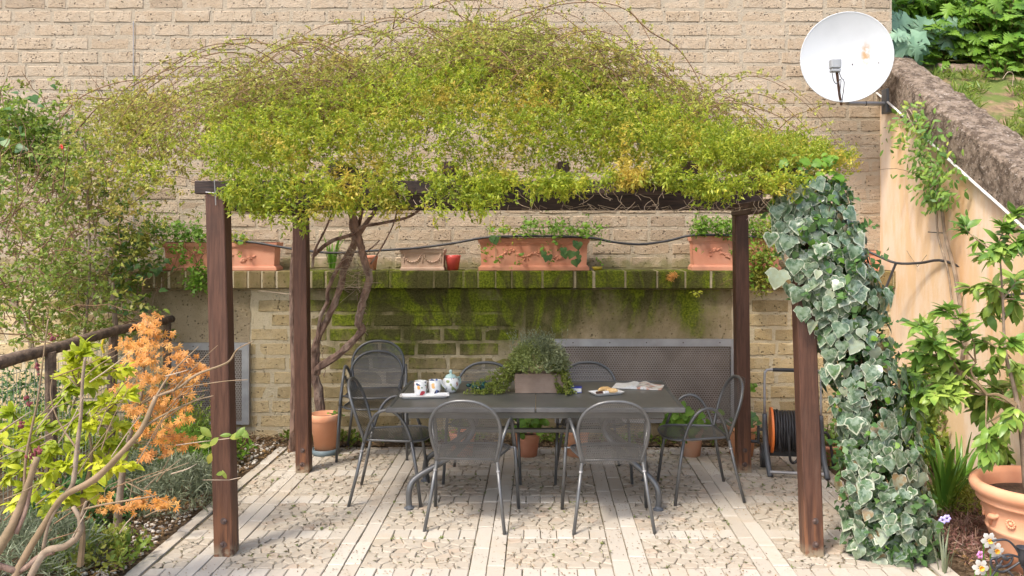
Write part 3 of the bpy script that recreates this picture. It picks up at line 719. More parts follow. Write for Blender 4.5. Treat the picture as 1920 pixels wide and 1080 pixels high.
# ------------------------------------------------------------------ chairs
def build_chair():
    th = thing('garden_chair', 'x', 'chair', (0, 0, 0), 'grey mesh garden chairs', absolute=False)
    def zb(v): return .415 + .41 * v
    def yb(v): return -.150 - .13 * v ** 1.15
    def half(v):     # half width of back at height fraction v
        if v > .55: return .222 * math.sqrt(max(0, 1 - ((v - .55) / .46) ** 2.3))
        return .178 + .044 * math.sin(v / .55 * PI / 2)
    loop = []
    for k in range(9): v_ = k / 9 * .55; loop.append((half(v_), yb(v_), zb(v_)))
    for k in range(13):
        a = k / 12 * PI / 2; v_ = .55 + .45 * math.sin(a); loop.append((.222 * math.cos(a) ** .86, yb(v_), zb(v_)))
    full = loop + [(-x, y, z) for (x, y, z) in loop[-2::-1]]
    b = MB(); b.tube(full, .0115, 7); b.obj('back_frame', M['steel'], th, smooth=True)
    N = 40
    vs, fs = perf_cells(lambda u, v: ((u - .5) * .44, yb(v) - .035 * (1 - ((u - .5) / .5) ** 2), zb(v)), N, 37, lambda u, v: abs(u - .5) * .44 < half(v) + .003, hole=.36, stagger=True)
    b = MB(); b.add(vs, fs); b.obj('backrest', M['mesh'], th)
    def hs(v):      # seat half width, v 0 rear .. 1 front
        base = .18 + .05 * min(1, v * 1.6)
        return base * (1 if v < .75 else math.sqrt(max(0, 1 - ((v - .75) / .262) ** 2.6)))
    def sz(u, v): return .437 - .018 * (1 - (2 * u - 1) ** 2) * math.sin(PI * min(1, v * 1.1)) - .02 * max(0, v - .8) * 5 * .3
    vs, fs = perf_cells(lambda u, v: ((u - .5) * .46, -.155 + .44 * v, sz(u, v)), 42, 40, lambda u, v: abs(u - .5) * .46 < hs(v) + .002, hole=.25)
    b = MB(); b.add(vs, fs); so = b.obj('seat', M['mesh'], th)
    rim = [(hs(v_ / 20), -.155 + .44 * v_ / 20, .435) for v_ in range(0, 16)] + [(.23 * math.cos(a * PI / 20) ** .8, -.155 + .44 * (.75 + .25 * math.sin(a * PI / 20)), .433 - .004 * math.sin(a * PI / 20)) for a in range(1, 11)]
    b = MB(); b.tube(rim + [(-x, y, z) for (x, y, z) in rim[-2::-1]] + [rim[0]], .009, 6); q = b.obj('seat_rim', M['steel'], so, smooth=True)
    for sx in (-1, 1):
        b = MB(); b.tube([(.285 * sx, .245, 0), (.274 * sx, .212, .25), (.266 * sx, .18, .44)], .0115, 7); b.obj('leg', M['steel'], th, smooth=True)
        b = MB(); b.tube([(.266 * sx, .18, .44), (.26 * sx, .14, .545), (.256 * sx, .075, .63), (.252 * sx, .0, .652), (.24 * sx, -.07, .615), (.215 * sx, -.12, .53), (.193 * sx, -.155, .42)], .0115, 7, smooth=4); b.obj('armrest', M['steel'], th, smooth=True)
        b = MB(); b.tube([(.193 * sx, -.155, .42), (.222 * sx, -.20, .2), (.252 * sx, -.248, 0)], .0115, 7); lg = b.obj('leg', M['steel'], th, smooth=True)
        b = MB(); b.tube([(.2 * sx, -.166, .37), (.201 * sx, -.168, .36)], .0125, 7); b.obj('ferrule', M['galv'], lg)
        b = MB(); b.tube([(.266 * sx, .18, .432), (.2 * sx, .17, .430)], .007, 6); b.obj('bracket', M['steel'], th)
    return th
ch = build_chair(); ZF = .006
ch['label'] = 'near left mesh chair with its back to the viewer, in front of the teapot side'
ch.location = (-.44, 5.54, ZF); ch.rotation_euler = (0, 0, math.radians(-5))
dup(ch, (.455, 5.52, ZF), math.radians(3), 'near right mesh chair with its back to the viewer, in front of the pastry plate')
dup(ch, (-1.055, 6.07, ZF), math.radians(-88), 'mesh chair at the left end of the table, facing right')
dup(ch, (1.155, 6.12, ZF), math.radians(94), 'mesh chair at the right end of the table, facing left')
dup(ch, (-.42, 6.55, ZF), math.radians(180), 'far mesh chair behind the teapot and teal bowl, only its curved top seen')
dup(ch, (.40, 6.56, ZF), math.radians(182), 'far mesh chair behind the blue book, only its curved top seen')
dup(ch, (-1.385, 7.2, ZF), math.radians(186), 'lower chair of the stacked pair by the rose trunk')
dup(ch, (-1.38, 7.235, ZF + .085), math.radians(186), 'upper chair of the stacked pair by the rose trunk')

# ------------------------------------------------------------------ table
tb = thing('garden_table', 'long grey metal extending garden table', 'table', (-.02, 6.05, 0))
X0, X1, Y0, Y1, TZ = -.995, .955, 5.54, 6.56, .73
for (a, c) in ((X0, -.022), (-.018, X1)):
    b = MB(); b.box(a + .03 if a == X0 else a, c - .03 if c == X1 else c, Y0 + .03, Y1 - .03, TZ - .012, TZ - .002, b=.001); b.obj('table_leaf', M['table'], tb)
for (a, c, d, e) in ((X0, -.022, Y0, Y0 + .029), (-.018, X1, Y0, Y0 + .029), (X0, -.022, Y1 - .029, Y1), (-.018, X1, Y1 - .029, Y1), (X0, X0 + .029, Y0 + .0295, Y1 - .0295), (X1 - .029, X1, Y0 + .0295, Y1 - .0295)):
    b = MB(); b.box(a, c, d, e, TZ - .032, TZ + .002, b=.006); b.obj('edge_trim', M['steel'], tb)
for y in (5.62, 6.44): b = MB(); b.box(-.86, .83, y, y + .03, .645, .69, b=.003); b.obj('rail', M['table'], tb)
for x in (-.86, -.4, .36, .8): b = MB(); b.box(x, x + .03, 5.652, 6.438, .647, .688, b=.003); b.obj('cross_rail', M['table'], tb)
for (fx, fy) in ((-.875, 5.765), (-.85, 6.40), (.805, 5.74), (.80, 6.40)):
    s = -1 if fx < 0 else 1; yi = 5.9 if fy < 6 else 6.2
    b = MB(); b.tube([(fx, fy, .0), (fx, fy, .13), (fx - s * .05, fy + (yi - fy) * .2, .21), (s * .60, fy + (yi - fy) * .5, .34), (s * .47, yi, .47), (s * .46, yi, .56), (s * .53, yi - (yi - fy) * .3, .66)], .021, 9, smooth=5); lg = b.obj('leg', M['steel'], tb, smooth=True)
    b = MB(); b.lathe([(.001, 0), (.036, 0), (.036, .008), (.024, .016), (.02, .03)], 14, (fx, fy, .004)); q = b.obj('foot', M['greyp'], lg)
b = MB(); b.box(-.46, .46, 6.03, 6.07, .455, .482, b=.003); b.obj('stretcher', M['table'], tb)
for s in (-1, 1): b = MB(); b.tube([(s * .465, 5.9, .48), (s * .465, 6.2, .48)], .016, 8); b.obj('stretcher', M['steel'], tb)

# things on the table
TT = TZ
def T(px, py): s_ = (py - PY) / (CH - TT); return Vector(((px - PX) / s_, F / s_, TT))
def rot(o, a): o.rotation_euler = (0, 0, a); return o
# tray
c = T(796, 744.5); b = MB()
def rrect(hx, hy, r, z, n=4):
    out = []
    for (sx, sy, a0) in ((1, 1, 0), (-1, 1, 90), (-1, -1, 180), (1, -1, 270)):
        for k in range(n + 1):
            a = math.radians(a0 + 90 * k / n); out.append((sx * (hx - r) + r * math.cos(a), sy * (hy - r) + r * math.sin(a), z))
    return out
def dish_shape(hx, hy, r, h, wall=.008):
    b = MB(); rings = [rrect(hx - .02, hy - .02, r, 0), rrect(hx, hy, r, h), rrect(hx - wall * .6, hy - wall * .6, r, h), rrect(hx - .022, hy - .022, r, .005)]
    n = len(rings[0]); b.add([p for q in rings for p in q], [(i * n + k, i * n + (k + 1) % n, (i + 1) * n + (k + 1) % n, (i + 1) * n + k) for i in range(3) for k in range(n)] + [tuple(range(n))[::-1], tuple(range(3 * n, 4 * n))]); return b
o = tag(dish_shape(.17, .07, .02, .016).obj('tray', M['whitep']), 'long white ceramic tray under the two mugs', 'tray'); o.location = c; rot(o, math.radians(8))
for (px, py, mt, lab) in ((788, 741, 'mug1', 'white mug with red and orange print, on the left of the tray'), (815, 739, 'mug2', 'white mug with black and orange print, beside the teapot')):
    c = T(px, py); th = thing('mug', lab, 'mug', c + Vector((0, 0, .0065)), 'printed mugs on the tray', absolute=False)
    b = MB(); b.lathe([(.001, 0), (.036, 0), (.040, .004), (.044, .05), (.045, .094), (.042, .094), (.040, .05), (.034, .008), (.001, .008)], 24); b.obj('cup', M[mt], th, smooth=True)
    b = MB(); b.tube([(.03, .028, .078), (.045, .05, .08), (.052, .06, .05), (.045, .05, .022), (.03, .028, .02)], .005, 6, smooth=3); b.obj('handle', M['whitep'], th, smooth=True)
    b = MB(); b.lathe([(.001, 0), (.0395, 0)], 20, (0, 0, .07)); b.obj('tea', M['choc'], th)
c = T(845, 735); th = thing('teapot', 'round white floral teapot with a mint green lid', 'teapot', c + Vector((0, 0, .001)), absolute=False)
b = MB(); b.lathe([(.001, 0), (.035, 0), (.04, .006), (.058, .03), (.064, .055), (.058, .085), (.042, .104), (.03, .11)], 28); b.obj('body', M['teapot'], th, smooth=True)
b = MB(); b.tube([(-.03, -.045, .04), (-.05, -.068, .06), (-.058, -.08, .088), (-.064, -.088, .098)], [.018, .013, .009, .01], 10, smooth=3); b.obj('spout', M['teapot'], th, smooth=True)
b = MB(); b.tube([(.03, .045, .09), (.055, .078, .09), (.06, .085, .055), (.04, .06, .03)], .007, 8, smooth=4); b.obj('handle', M['mint'], th, smooth=True)
b = MB(); b.lathe([(.042, .102), (.044, .107), (.03, .122), (.012, .13), (.008, .135), (.001, .136)], 24); ld = b.obj('lid', M['mint'], th, smooth=True)
b = MB(); b.ell((0, 0, .146), .013, .013, .014, 10, 6); b.obj('knob', M['mint'], ld, smooth=True)
c = T(904, 734); th = thing('glass_bowl', 'dark teal knobbly glass bowl beside the teapot', 'bowl', c + Vector((0, 0, .001)), absolute=False)
b = MB(); b.lathe([(.001, 0), (.04, 0), (.058, .025), (.075, .055), (.07, .055), (.052, .025), (.001, .01)], 40, fn=lambda a, z: 1 + .12 * math.sin(a * 9) * (z > .02)); b.obj('bowl_body', M['teal'], th, smooth=True)
for k in range(22):
    a = R(0, 2 * PI); z = R(.02, .06); b = MB(); b.ell((.066 * math.cos(a), .066 * math.sin(a), z), .013, .013, .013, 7, 5); b.obj('glass_bead', M['teal'], th, smooth=True)
b = MB(); b.ell((-.095, -.01, .045), .02, .012, .014, 8, 5); b.obj('lip', M['teal'], th, smooth=True)
# planter box on the table
c = T(1011, 737); pb = thing('table_planter', 'ribbed clay trough with a bushy trailing herb on the table', 'planter', c)
b = MB(); hx, hy, h = .172, .075, .135
for k in range(9):
    z0 = c.z + .001 + k * h / 9; f0 = 1.0 + .02 * k / 9; e = .003
    b.frustum(c.x, c.y + hy, z0, z0 + h / 9 * .55, hx * f0, hy * f0, hx * f0, hy * f0); b.frustum(c.x, c.y + hy, z0 + h / 9 * .55, z0 + h / 9, hx * f0 - e, hy * f0 - e, hx * f0 - e, hy * f0 - e)
b.obj('trough', M['planterw'], pb)
def arr(l): return np.array([tuple(v) for v in l], dtype=float)
N = 1500; th_ = RNG.uniform(0, 2 * PI, N); ph = np.arccos(RNG.uniform(.05, 1, N)); rr = RNG.uniform(.55, 1, N) ** .5
cx, cy, cz = c.x - .005, c.y + hy, c.z + .145
base = np.stack([cx + .195 * rr * np.sin(ph) * np.cos(th_), cy + .17 * rr * np.sin(ph) * np.sin(th_), cz + .20 * rr * np.cos(ph)], 1)
dirs = base - np.array([cx, cy, cz - .05])
V = sprays(base, dirs, .05, 9, .016, .008, 1, .4); stuff(quads_np('foliage', V, M['thyme'], pb))
N = 110; base = np.stack([cx + RNG.normal(-.02, .08, N), cy + RNG.normal(0, .06, N), cz + RNG.uniform(.12, .2, N)], 1); V = sprays(base, np.stack([RNG.normal(0, .3, N), RNG.normal(0, .3, N), np.ones(N)], 1), .10, 12, .018, .005, .5); stuff(quads_np('silvery_sprigs', V, M['grey'], pb))
tr = []; tw = MB()
for k in range(70):
    side = -1 if random.random() < .62 else 1
    p = Vector((cx + side * R(.10, .18), cy - R(-.06, hy), cz + R(-.0, .04))); L = R(.1, .34) if side < 0 else R(.03, .10); pts = [p.copy()]; z = p.z
    for j in range(8):
        p = p + Vector((side * L / 8 * R(.6, 1.3), -R(0, .022), -R(.0, .05) if j > 0 else .01)); p.z = max(p.z, TT + .008)
        pts.append(p.copy()); tr += [p + Vector((R(-.01, .01), R(-.01, .01), R(0, .012))) for _ in range(3)]
    tw.tube(pts, .0012, 3, cap=False)
tw.obj('trailing_stem', M['twig_green'], pb)
tr = arr(tr); V = sprays(tr, RNG.normal(size=tr.shape) + np.array([0, 0, .3]), .012, 5, .013, .008, 1.2, .7); V[:, :, 2] = np.maximum(V[:, :, 2], TT + .003); stuff(quads_np('trailing_leaves', V, leafmat('trailing_leaf', (.24, .3, .04), (.38, .42, .09), trans=.4), pb))
# blue book, plate of pastries, magazine
c = T(1077, 735); th = thing('book', 'small thick blue book or box beside the clay trough', 'book', c + Vector((0, 0, .001)), absolute=False)
b = MB(); b.box(-.05, .05, -.035, .035, .004, .032); b.obj('pages', M['paper'], th)
for (z0, z1) in ((0, .0035), (.0325, .037)): b = MB(); b.box(-.054, .054, -.038, .038, z0, z1, b=.001); b.obj('cover', M['blue'], th)
b = MB(); b.box(-.054, -.0505, -.038, .038, .004, .032); b.obj('spine', M['blue'], th); th.rotation_euler = (0, 0, math.radians(-3))
c = T(1137, 739); pl = tag(dish_shape(.115, .07, .012, .018).obj('plate', M['whitep']), 'oblong white plate holding pastries, right of the blue book', 'plate'); pl.location = c + Vector((0, 0, .001)); rot(pl, math.radians(22))
Mp = Matrix.Translation(c) @ Matrix.Rotation(math.radians(22), 4, 'Z')
for (x, y, rx, ry, rz, a, mt, lab) in ((-.055, -.02, .035, .014, .012, .2, 'choc', 'small dark chocolate biscuit on the plate, nearest corner'), (-.02, -.03, .022, .012, .012, .1, 'whitep', 'small white wrapped sweet at the front of the plate'), (.0, .02, .05, .022, .02, .3, 'pastry', 'golden croissant, largest on the plate'), (.04, -.01, .035, .018, .016, -.5, 'pastry', 'golden biscuit on the right of the croissant'), (.07, .025, .03, .012, .014, 1.1, 'paper', 'pale wafer at the far right of the plate')):
    b = MB(); n = 7
    if mt == 'pastry':
        b.tube([(rx * math.cos(PI * k / n) * -1, ry * .7 * math.sin(PI * k / n), 0) for k in range(n + 1)], [rz * (.35 + .65 * math.sin(PI * (k + .3) / (n + .6))) * (1 + .1 * (k % 2)) for k in range(n + 1)], 9)
    else: b.box(-rx, rx, -ry, ry, -rz * .7, rz * .7, b=.004)
    o = tag(b.obj('pastry' if mt == 'pastry' else 'biscuit' if mt != 'whitep' else 'sweet', M[mt], smooth=mt == 'pastry'), lab, 'food', 'food on the plate'); o.location = Mp @ Vector((x, y, .008 + rz)); rot(o, a + .38)
c = T(1197, 725.5); mg = thing('magazine', 'open colour magazine lying at the right end of the table', 'magazine', c + Vector((0, 0, .001)), absolute=False)
for s in (-1, 1):
    b = MB(); n = 8; vs = []
    for k in range(n + 1):
        u = k / n; z = .018 * math.exp(-((u - .22) / .22) ** 2) + (.006 if s > 0 else .003) * (1 - u)
        for y in (-.135, .135): vs += [(s * u * .2, y, max(z, .001) + .004), (s * u * .2, y, 0.0005)]
    b.add(vs, [(4 * k, 4 * k + 4, 4 * k + 6, 4 * k + 2) for k in range(n)] + [(4 * k + 1, 4 * k, 4 * k + 4, 4 * k + 5) for k in range(n)] + [(4 * k + 2, 4 * k + 3, 4 * k + 7, 4 * k + 6) for k in range(n)] + [(4 * n, 4 * n + 1, 4 * n + 3, 4 * n + 2)])
    b.obj('page', M['print'] if s > 0 else M['paper'], mg, smooth=False)
mg.rotation_euler = (0, 0, math.radians(-14)); mg.scale = (.9, .75, 1)

# ------------------------------------------------------------------ terracotta planters and pots
def trough(px0, px1, pyb, pyt, label, mat='terra', garland=True, Y=7.70, d=.2, swag=False):
    a = P(px0, pyb, Y); c = P(px1, pyt, Y); cx = (a.x + c.x) / 2; hw = (c.x - a.x) / 2; h = c.z - 1.528; z0 = 1.528
    th = thing('window_box', label, 'planter', (cx, Y + d / 2, z0), 'terracotta boxes on the ledge'); cy = Y + d / 2
    b = MB(); b.frustum(cx, cy, z0, z0 + h * .1, hw, d / 2, hw, d / 2); b.frustum(cx, cy, z0 + h * .1, z0 + h * .16, hw * .985, d / 2 - .004, hw * .965, d / 2 - .01)
    b.frustum(cx, cy, z0 + h * .16, z0 + h * .8, hw * .95, d / 2 - .018, hw * .965, d / 2 - .012); b.frustum(cx, cy, z0 + h * .8, z0 + h * .86, hw * .975, d / 2 - .008, hw * .985, d / 2 - .004)
    b.frustum(cx, cy, z0 + h * .86, z0 + h, hw, d / 2, hw * 1.01, d / 2 + .003); b.obj('box_body', M[mat], th)
    b = MB(); b.box(cx - hw + .02, cx + hw - .02, Y + .02, Y + d - .02, z0 + h + .001, z0 + h + .006); b.obj('soil', M['earth'], th)
    yr = Y + .014
    if garland:
        b = MB()
        for k in range(46):
            u = R(-1, 1); x = cx + u * hw * .62; z = z0 + h * .5 + .03 * h / .28 * math.sin(u * 7) + R(-.018, .018)
            b.ell((x, yr, z), R(.012, .022), .010, R(.006, .012), 7, 4, M=Matrix.Rotation(R(-.9, .9), 4, 'Y'))
        for s in (-1, 1): b.ell((cx + s * .03, yr, z0 + h * .5), .03, .01, .008, 7, 4, M=Matrix.Rotation(s * .6, 4, 'Y'))
        stuff(b.obj('garland_relief', M[mat], th, smooth=True))
    if swag:
        b = MB()
        for s in (-1, 1):
            for k in range(11):
                a_ = PI * k / 10; b.ell((cx + s * hw * .45 + hw * .36 * math.cos(a_), yr - .004, z0 + h * .72 - h * .32 * math.sin(a_)), .011, .008, .009, 6, 4)
        for s in (-1, 0, 1): b.ell((cx + s * hw * .84, yr - .003, z0 + h * .55), .008, .006, .04, 6, 4); b.ell((cx + s * hw * .84, yr - .003, z0 + h * .75), .013, .008, .013, 7, 4)
        b.obj('swag_relief', M[mat], th, smooth=True)
    return th, cx, hw, z0 + h
tA = trough(304, 518, 508, 455, 'terracotta box with garland relief at the left end of the ledge')
tB = trough(750, 833, 503, 468, 'small pale terracotta box with swag relief, beside the red pot', 'terra_p', False, swag=True)
tC = trough(897, 1105, 501, 447, 'terracotta box with garland relief in the middle of the ledge')
tD = trough(1297, 1465, 498, 443, 'terracotta box with garland relief behind the back right post')
tE = trough(1578, 1652, 496, 470, 'plain terracotta box at the far right corner of the ledge', garland=False)
def pot(cx, cy, z0, r, h, label, mat='terra', taper=.7, rim=True, soil=True, group=None, name='flower_pot', n=28):
    th = thing(name, label, 'pot', (cx, cy, z0), group); rb = r * taper
    pr = [(.001, 0), (rb, 0), (rb + (r - rb) * .75, h * .78)]
    pr += [(r * .955, h * .80), (r, h * .82), (r * 1.02, h * .98), (r * .97, h), (r * .9, h), (r * .86, h * .85), (.001, h * .84)] if rim else [(r, h), (r * .93, h), (r * .88, h * .85), (.001, h * .84)]
    b = MB(); b.lathe(pr, n, (cx, cy, z0)); b.obj('pot_body', M[mat], th, smooth=True)
    if soil: b = MB(); b.lathe([(r * .88, 0), (r * .5, .004), (.001, .006)], 16, (cx, cy, z0 + h * .86)); b.obj('soil', M['earth'], th)
    return th
pg = 'pots along the foot of the wall'
c = P(610, 0, 7.2); pot(c.x, 7.2, .045, .13, .30, 'plain orange terracotta pot on a slate blue saucer at the foot of the rose trunk', 'terra_o', .68, group=pg)
b = MB(); b.lathe([(.001, 0), (.105, 0), (.112, .015), (.112, .045), (.10, .045), (.1, .02), (.001, .02)], 26, (c.x, 7.2, .005)); tag(b.obj('saucer', M['saucer'], smooth=True), 'slate blue saucer under the orange pot by the rose', 'saucer')
for (px, r, h, lab, mt) in ((989, .105, .19, 'terracotta pot of bright green leaves seen between the two near chairs', 'terra'), (867, .11, .2, 'terracotta pot seen through the back of the near left chair', 'terra'), (1081, .105, .22, 'pale orange pot just left of the near right chair', 'terra_o'), (1296, .10, .22, 'terracotta pot with leafy plant seen under the right end chair', 'terra_o'), (1390, .125, .25, 'terracotta pot half hidden behind the back right post', 'terra_o')):
    c = P(px, 0, 7.15); pot(c.x, 7.15, .005, r, h, lab, mt, .76, group=pg)
c = P(1553, 0, 6.9); pot(c.x, 6.9, .005, .12, .16, 'shallow dark terracotta bowl behind the front right post', 'terra', .72, group=pg)
c = P(848, 505, 7.72); pot(c.x, 7.78, 1.528, .073, .135, 'small glossy red pot on the ledge', 'redpot', .68, rim=False)
c = P(690, 505, 7.72); pot(c.x, 7.85, 1.528, .065, .13, 'small terracotta pot on the ledge behind the rose trunks', 'terra', .75)
c = P(1120, 0, 7.75); b = MB(); b.lathe([(.001, 0), (.035, 0), (.05, .03), (.046, .03), (.03, .006), (.001, .006)], 18, (c.x, 7.74, 1.53)); tag(b.obj('small_dish', simple('mustard_glaze', (.42, .32, .03), rough=.4), smooth=True), 'small mustard yellow dish right of the middle box', 'dish')

# big rosette pot lower right
BPX, BPY = 2.80, 4.78
bp = thing('large_pot', 'large terracotta pot with rolled rim and rosette relief', 'pot', (BPX, BPY, 0))
b = MB(); b.lathe([(.001, .0), (.20, .0), (.235, .12), (.262, .20), (.268, .208), (.268, .22), (.262, .226), (.285, .33), (.295, .355), (.312, .362), (.318, .375), (.312, .388), (.325, .40), (.345, .42), (.352, .445), (.345, .468), (.325, .478), (.305, .472), (.298, .44), (.285, .36)], 56, (BPX, BPY, .0)); b.obj('pot_body', M['terra_o'], bp, smooth=True)
b = MB(); b.lathe([(.287, 0), (.2, .01), (.1, -.004), (.001, .012)], 30, (BPX, BPY, .385)); b.obj('soil', M['earth'], bp)
for k in range(14):
    a = 2 * PI * k / 14 + .1; rr = .272; z = .285; b = MB(); cc = Vector((BPX + rr * math.cos(a), BPY + rr * math.sin(a), z)); Ro = Matrix.Rotation(a, 4, 'Z')
    if k % 2 == 0:
        for j in range(12): w = 2 * PI * j / 12; b.ell(cc + Ro @ Vector((.004, .022 * math.cos(w), .022 * math.sin(w))), .007, .008, .008, 6, 4)
        b.ell(cc, .012, .012, .012, 8, 5); b.obj('rosette_relief', M['terra_o'], bp, smooth=True)
    else:
        b.tube([cc + Ro @ Vector((.0, .055, .03)), cc + Ro @ Vector((.008, .03, .01)), cc + Ro @ Vector((.01, .0, .005)), cc + Ro @ Vector((.006, -.02, -.02)), cc + Ro @ Vector((-.006, -.03, -.05))], [.008, .016, .02, .014, .006], 7, smooth=2); b.obj('swag_relief', M['terra_o'], bp, smooth=True)

# ------------------------------------------------------------------ hose cart
hc = thing('hose_reel', 'wheeled hose reel with black hose between the right posts', 'hose reel', (1.98, 6.6, 0))
hx0, hx1, hy = 1.755, 2.175, 6.6
for x in (hx0, hx1):
    b = MB(); b.tube([(x, hy, .46), (x + .004, hy - .005, .3), (x + .016, hy - .06, .12), (x + .03, hy - .14, .012)], [.018, .022, .022, .02], 8, smooth=3); b.obj('side_frame', M['greyp'], hc, smooth=True)
    b = MB(); b.tube([(x - .018, hy + .16, .1), (x + .018, hy + .16, .1)], .095, 22); w = b.obj('wheel', M['blackp'], hc)
    b = MB(); b.tube([(x - .021, hy + .16, .1), (x + .021, hy + .16, .1)], .045, 14); b.obj('hub', M['greyp'], w)
b = MB(); b.tube([(hx0, hy, .44), (hx0, hy, .75), (hx0 + .012, hy, .79), (hx0 + .05, hy, .805), (hx1 - .05, hy, .805), (hx1 - .012, hy, .79), (hx1, hy, .75), (hx1, hy, .44)], .010, 8, smooth=4); b.obj('handle', M['galv'], hc, smooth=True)
b = MB(); b.tube([(hx0 + .06, hy, .805), (hx1 - .06, hy, .805)], .015, 8); b.obj('grip', M['blackp'], hc)
b = MB(); b.tube([(hx0 + .03, hy - .13, .045), (hx1 - .0, hy - .13, .045)], .012, 8); b.obj('foot_bar', M['galv'], hc)
b = MB(); b.box(hx0, hx1, hy + .02, hy + .07, .13, .20, b=.004); b.obj('cross_bar', M['blackp'], hc)
b = MB(); b.tube([(hx0 + .045, hy + .03, .33), (hx0 + .062, hy + .03, .33)], .175, 30); b.obj('drum_flange', M['orange'], hc); b = MB(); b.tube([(hx1 - .062, hy + .03, .33), (hx1 - .045, hy + .03, .33)], .175, 30); b.obj('drum_flange', M['orange'], hc)
for layer in range(3):
    for k in range(14):
        x = hx0 + .078 + k * .0205 + (.01 if layer % 2 else 0); rr = .105 + layer * .021 + R(-.005, .006); ph0 = R(0, 6)
        b = MB(); b.tube([(x + R(-.003, .003), hy + .03 + rr * math.cos(2 * PI * j / 22), .33 + rr * math.sin(2 * PI * j / 22)) for j in range(23)], .0105, 6, cap=False); b.obj('hose_coil', M['hose'], hc, smooth=True)
b = MB(); b.tube([(hx0 + .17, hy - .1, .38), (hx0 + .17, hy - .13, .25), (hx0 + .18, hy - .12, .14), (hx0 + .21, hy - .1, .115), (hx0 + .24, hy - .1, .16), (hx0 + .26, hy - .11, .3)], .0105, 7, smooth=5); b.tube([(hx0 + .1, hy - .11, .36), (hx0 + .1, hy - .125, .25), (hx0 + .12, hy - .1, .19)], .0105, 7, smooth=4); b.obj('hose_loop', M['hose'], hc, smooth=True)
b = MB(); b.tube([(hx0 + .02, hy + .03, .33), (hx0 - .045, hy + .03, .33)], .012, 8); b.box(hx0 - .055, hx0 - .035, hy + .015, hy + .045, .22, .36, b=.003); b.tube([(hx0 - .05, hy + .03, .235), (hx0 - .16, hy + .03, .235)], .013, 8); b.obj('crank', M['blackp'], hc)
b = MB(); b.tube([(hx1 + .01, hy, .33), (hx1 + .05, hy, .32), (hx1 + .08, hy + .02, .2), (hx1 + .1, hy + .05, .05)], .011, 7, smooth=4); b.obj('hose_tail', M['hose'], hc, smooth=True)

hc.rotation_euler = (0, 0, math.radians(-10))
# irrigation pipe along the ledge
def pxs(l, Y): return [P(a, b_, Y) for (a, b_) in l]
b = MB(); b.tube(pxs([(440, 452), (480, 455), (545, 466), (620, 474), (700, 470), (780, 465), (850, 456), (905, 446), (960, 443), (1040, 443), (1110, 446), (1150, 454), (1200, 458), (1250, 452), (1300, 441), (1380, 442), (1480, 450), (1590, 458)], 7.68), .011, 7, smooth=4)
tag(b.obj('irrigation_pipe', M['cable'], smooth=True), 'black irrigation pipe sagging along the ledge planters', 'pipe')
b = MB(); b.tube([P(1590, 455, 7.4), P(1640, 477, 7.3), P(1680, 493, 7.2), P(1725, 493, 7.0), Vector((3.17, 6.76, CH - 52 * 6.76 / F)), P(1800, 500, 6.5), P(1830, 520, 6.3)], .011, 7, smooth=4); pp = b.obj('irrigation_pipe', M['cable'], smooth=True); tag(pp, 'black irrigation pipe crossing to the stucco wall on the right', 'pipe')
b = MB(); b.tube([P(1680, 493, 7.2), P(1665, 530, 7.25), P(1645, 575, 7.3)], .011, 7); b.obj('branch_pipe', M['cable'], pp)
b = MB(); b.tube([P(1905, 568, 5.4), P(1893, 580, 5.4), P(1880, 600, 5.4)], .014, 7); b.tube([P(1935, 549, 5.5), P(1890, 553, 5.5)], .009, 7); tag(b.obj('irrigation_pipe', M['cable']), 'short black pipe end behind the citrus leaves', 'pipe')

# ------------------------------------------------------------------ leaf templates (length 1 along +Y, normal +Z)
def leaf_mesh(outline, mat, cup=.12, name='leaf', uv=False, c0=.45, droop=.15):
    """outline: list of (x, y) going round; fan from the midrib point, raised edge"""
    vs = [(0, c0, 0.0)]; mid = []
    for (x, y) in outline: mid.append((x * .62, c0 + (y - c0) * .62, abs(x) * cup * .5 - droop * (y * .8) ** 2 * .7))
    for (x, y) in outline: vs.append((x, y, abs(x) * cup - droop * y * y + .02 * math.sin(x * 19 + y * 13)))
    n = len(outline); vs2 = [vs[0]] + mid + vs[1:]
    fs = [(0, 1 + i, 1 + (i + 1) % n) for i in range(n)] + [(1 + i, 1 + n + i, 1 + n + (i + 1) % n, 1 + (i + 1) % n) for i in range(n)]
    b = MB(); b.add(vs2, fs); me = b.mesh(name, mat, True)
    if uv:
        ul = me.uv_layers.new(name='uv')
        for pl_ in me.polygons:
            for li, vi in zip(pl_.loop_indices, pl_.vertices):
                if vi == 0: ul.data[li].uv = (0, .5)
                else:
                    k = (vi - 1) % n; ang = math.atan2(outline[k][0], outline[k][1] - .1) / (2 * PI) + .5
                    ul.data[li].uv = (.62 if vi <= n else 1.0, ang)
    return me
def ellipse_outline(w, n=5, point=1.0):
    l = [(w * math.sin(PI * k / (n + 1)) ** .85 * (1 - .15 * k / (n + 1)), k / (n + 1)) for k in range(1, n + 1)]
    return [(0, 0)] + l + [(0, 1)] + [(-x, y) for (x, y) in l[::-1]]
OUT_CIT = ellipse_outline(.24, 3); OUT_IVY = [(0, .08), (.16, -.02), (.38, .02), (.47, .2), (.50, .34), (.38, .52), (.24, .72), (0, 1.0), (-.24, .72), (-.38, .52), (-.50, .34), (-.47, .2), (-.38, .02), (-.16, -.02)]
OUT_IVY2 = [(0, .06), (.2, -.04), (.42, .0), (.50, .14), (.62, .30), (.42, .44), (.36, .62), (0, 1.0), (-.36, .62), (-.42, .44), (-.62, .30), (-.50, .14), (-.42, .0), (-.2, -.04)]
OUT_ROUND = [(0, .1), (.25, 0), (.45, .15), (.42, .35), (.5, .55), (.33, .68), (.28, .88), (.1, .88), (0, 1), (-.1, .88), (-.28, .88), (-.33, .68), (-.5, .55), (-.42, .35), (-.45, .15), (-.25, 0)]
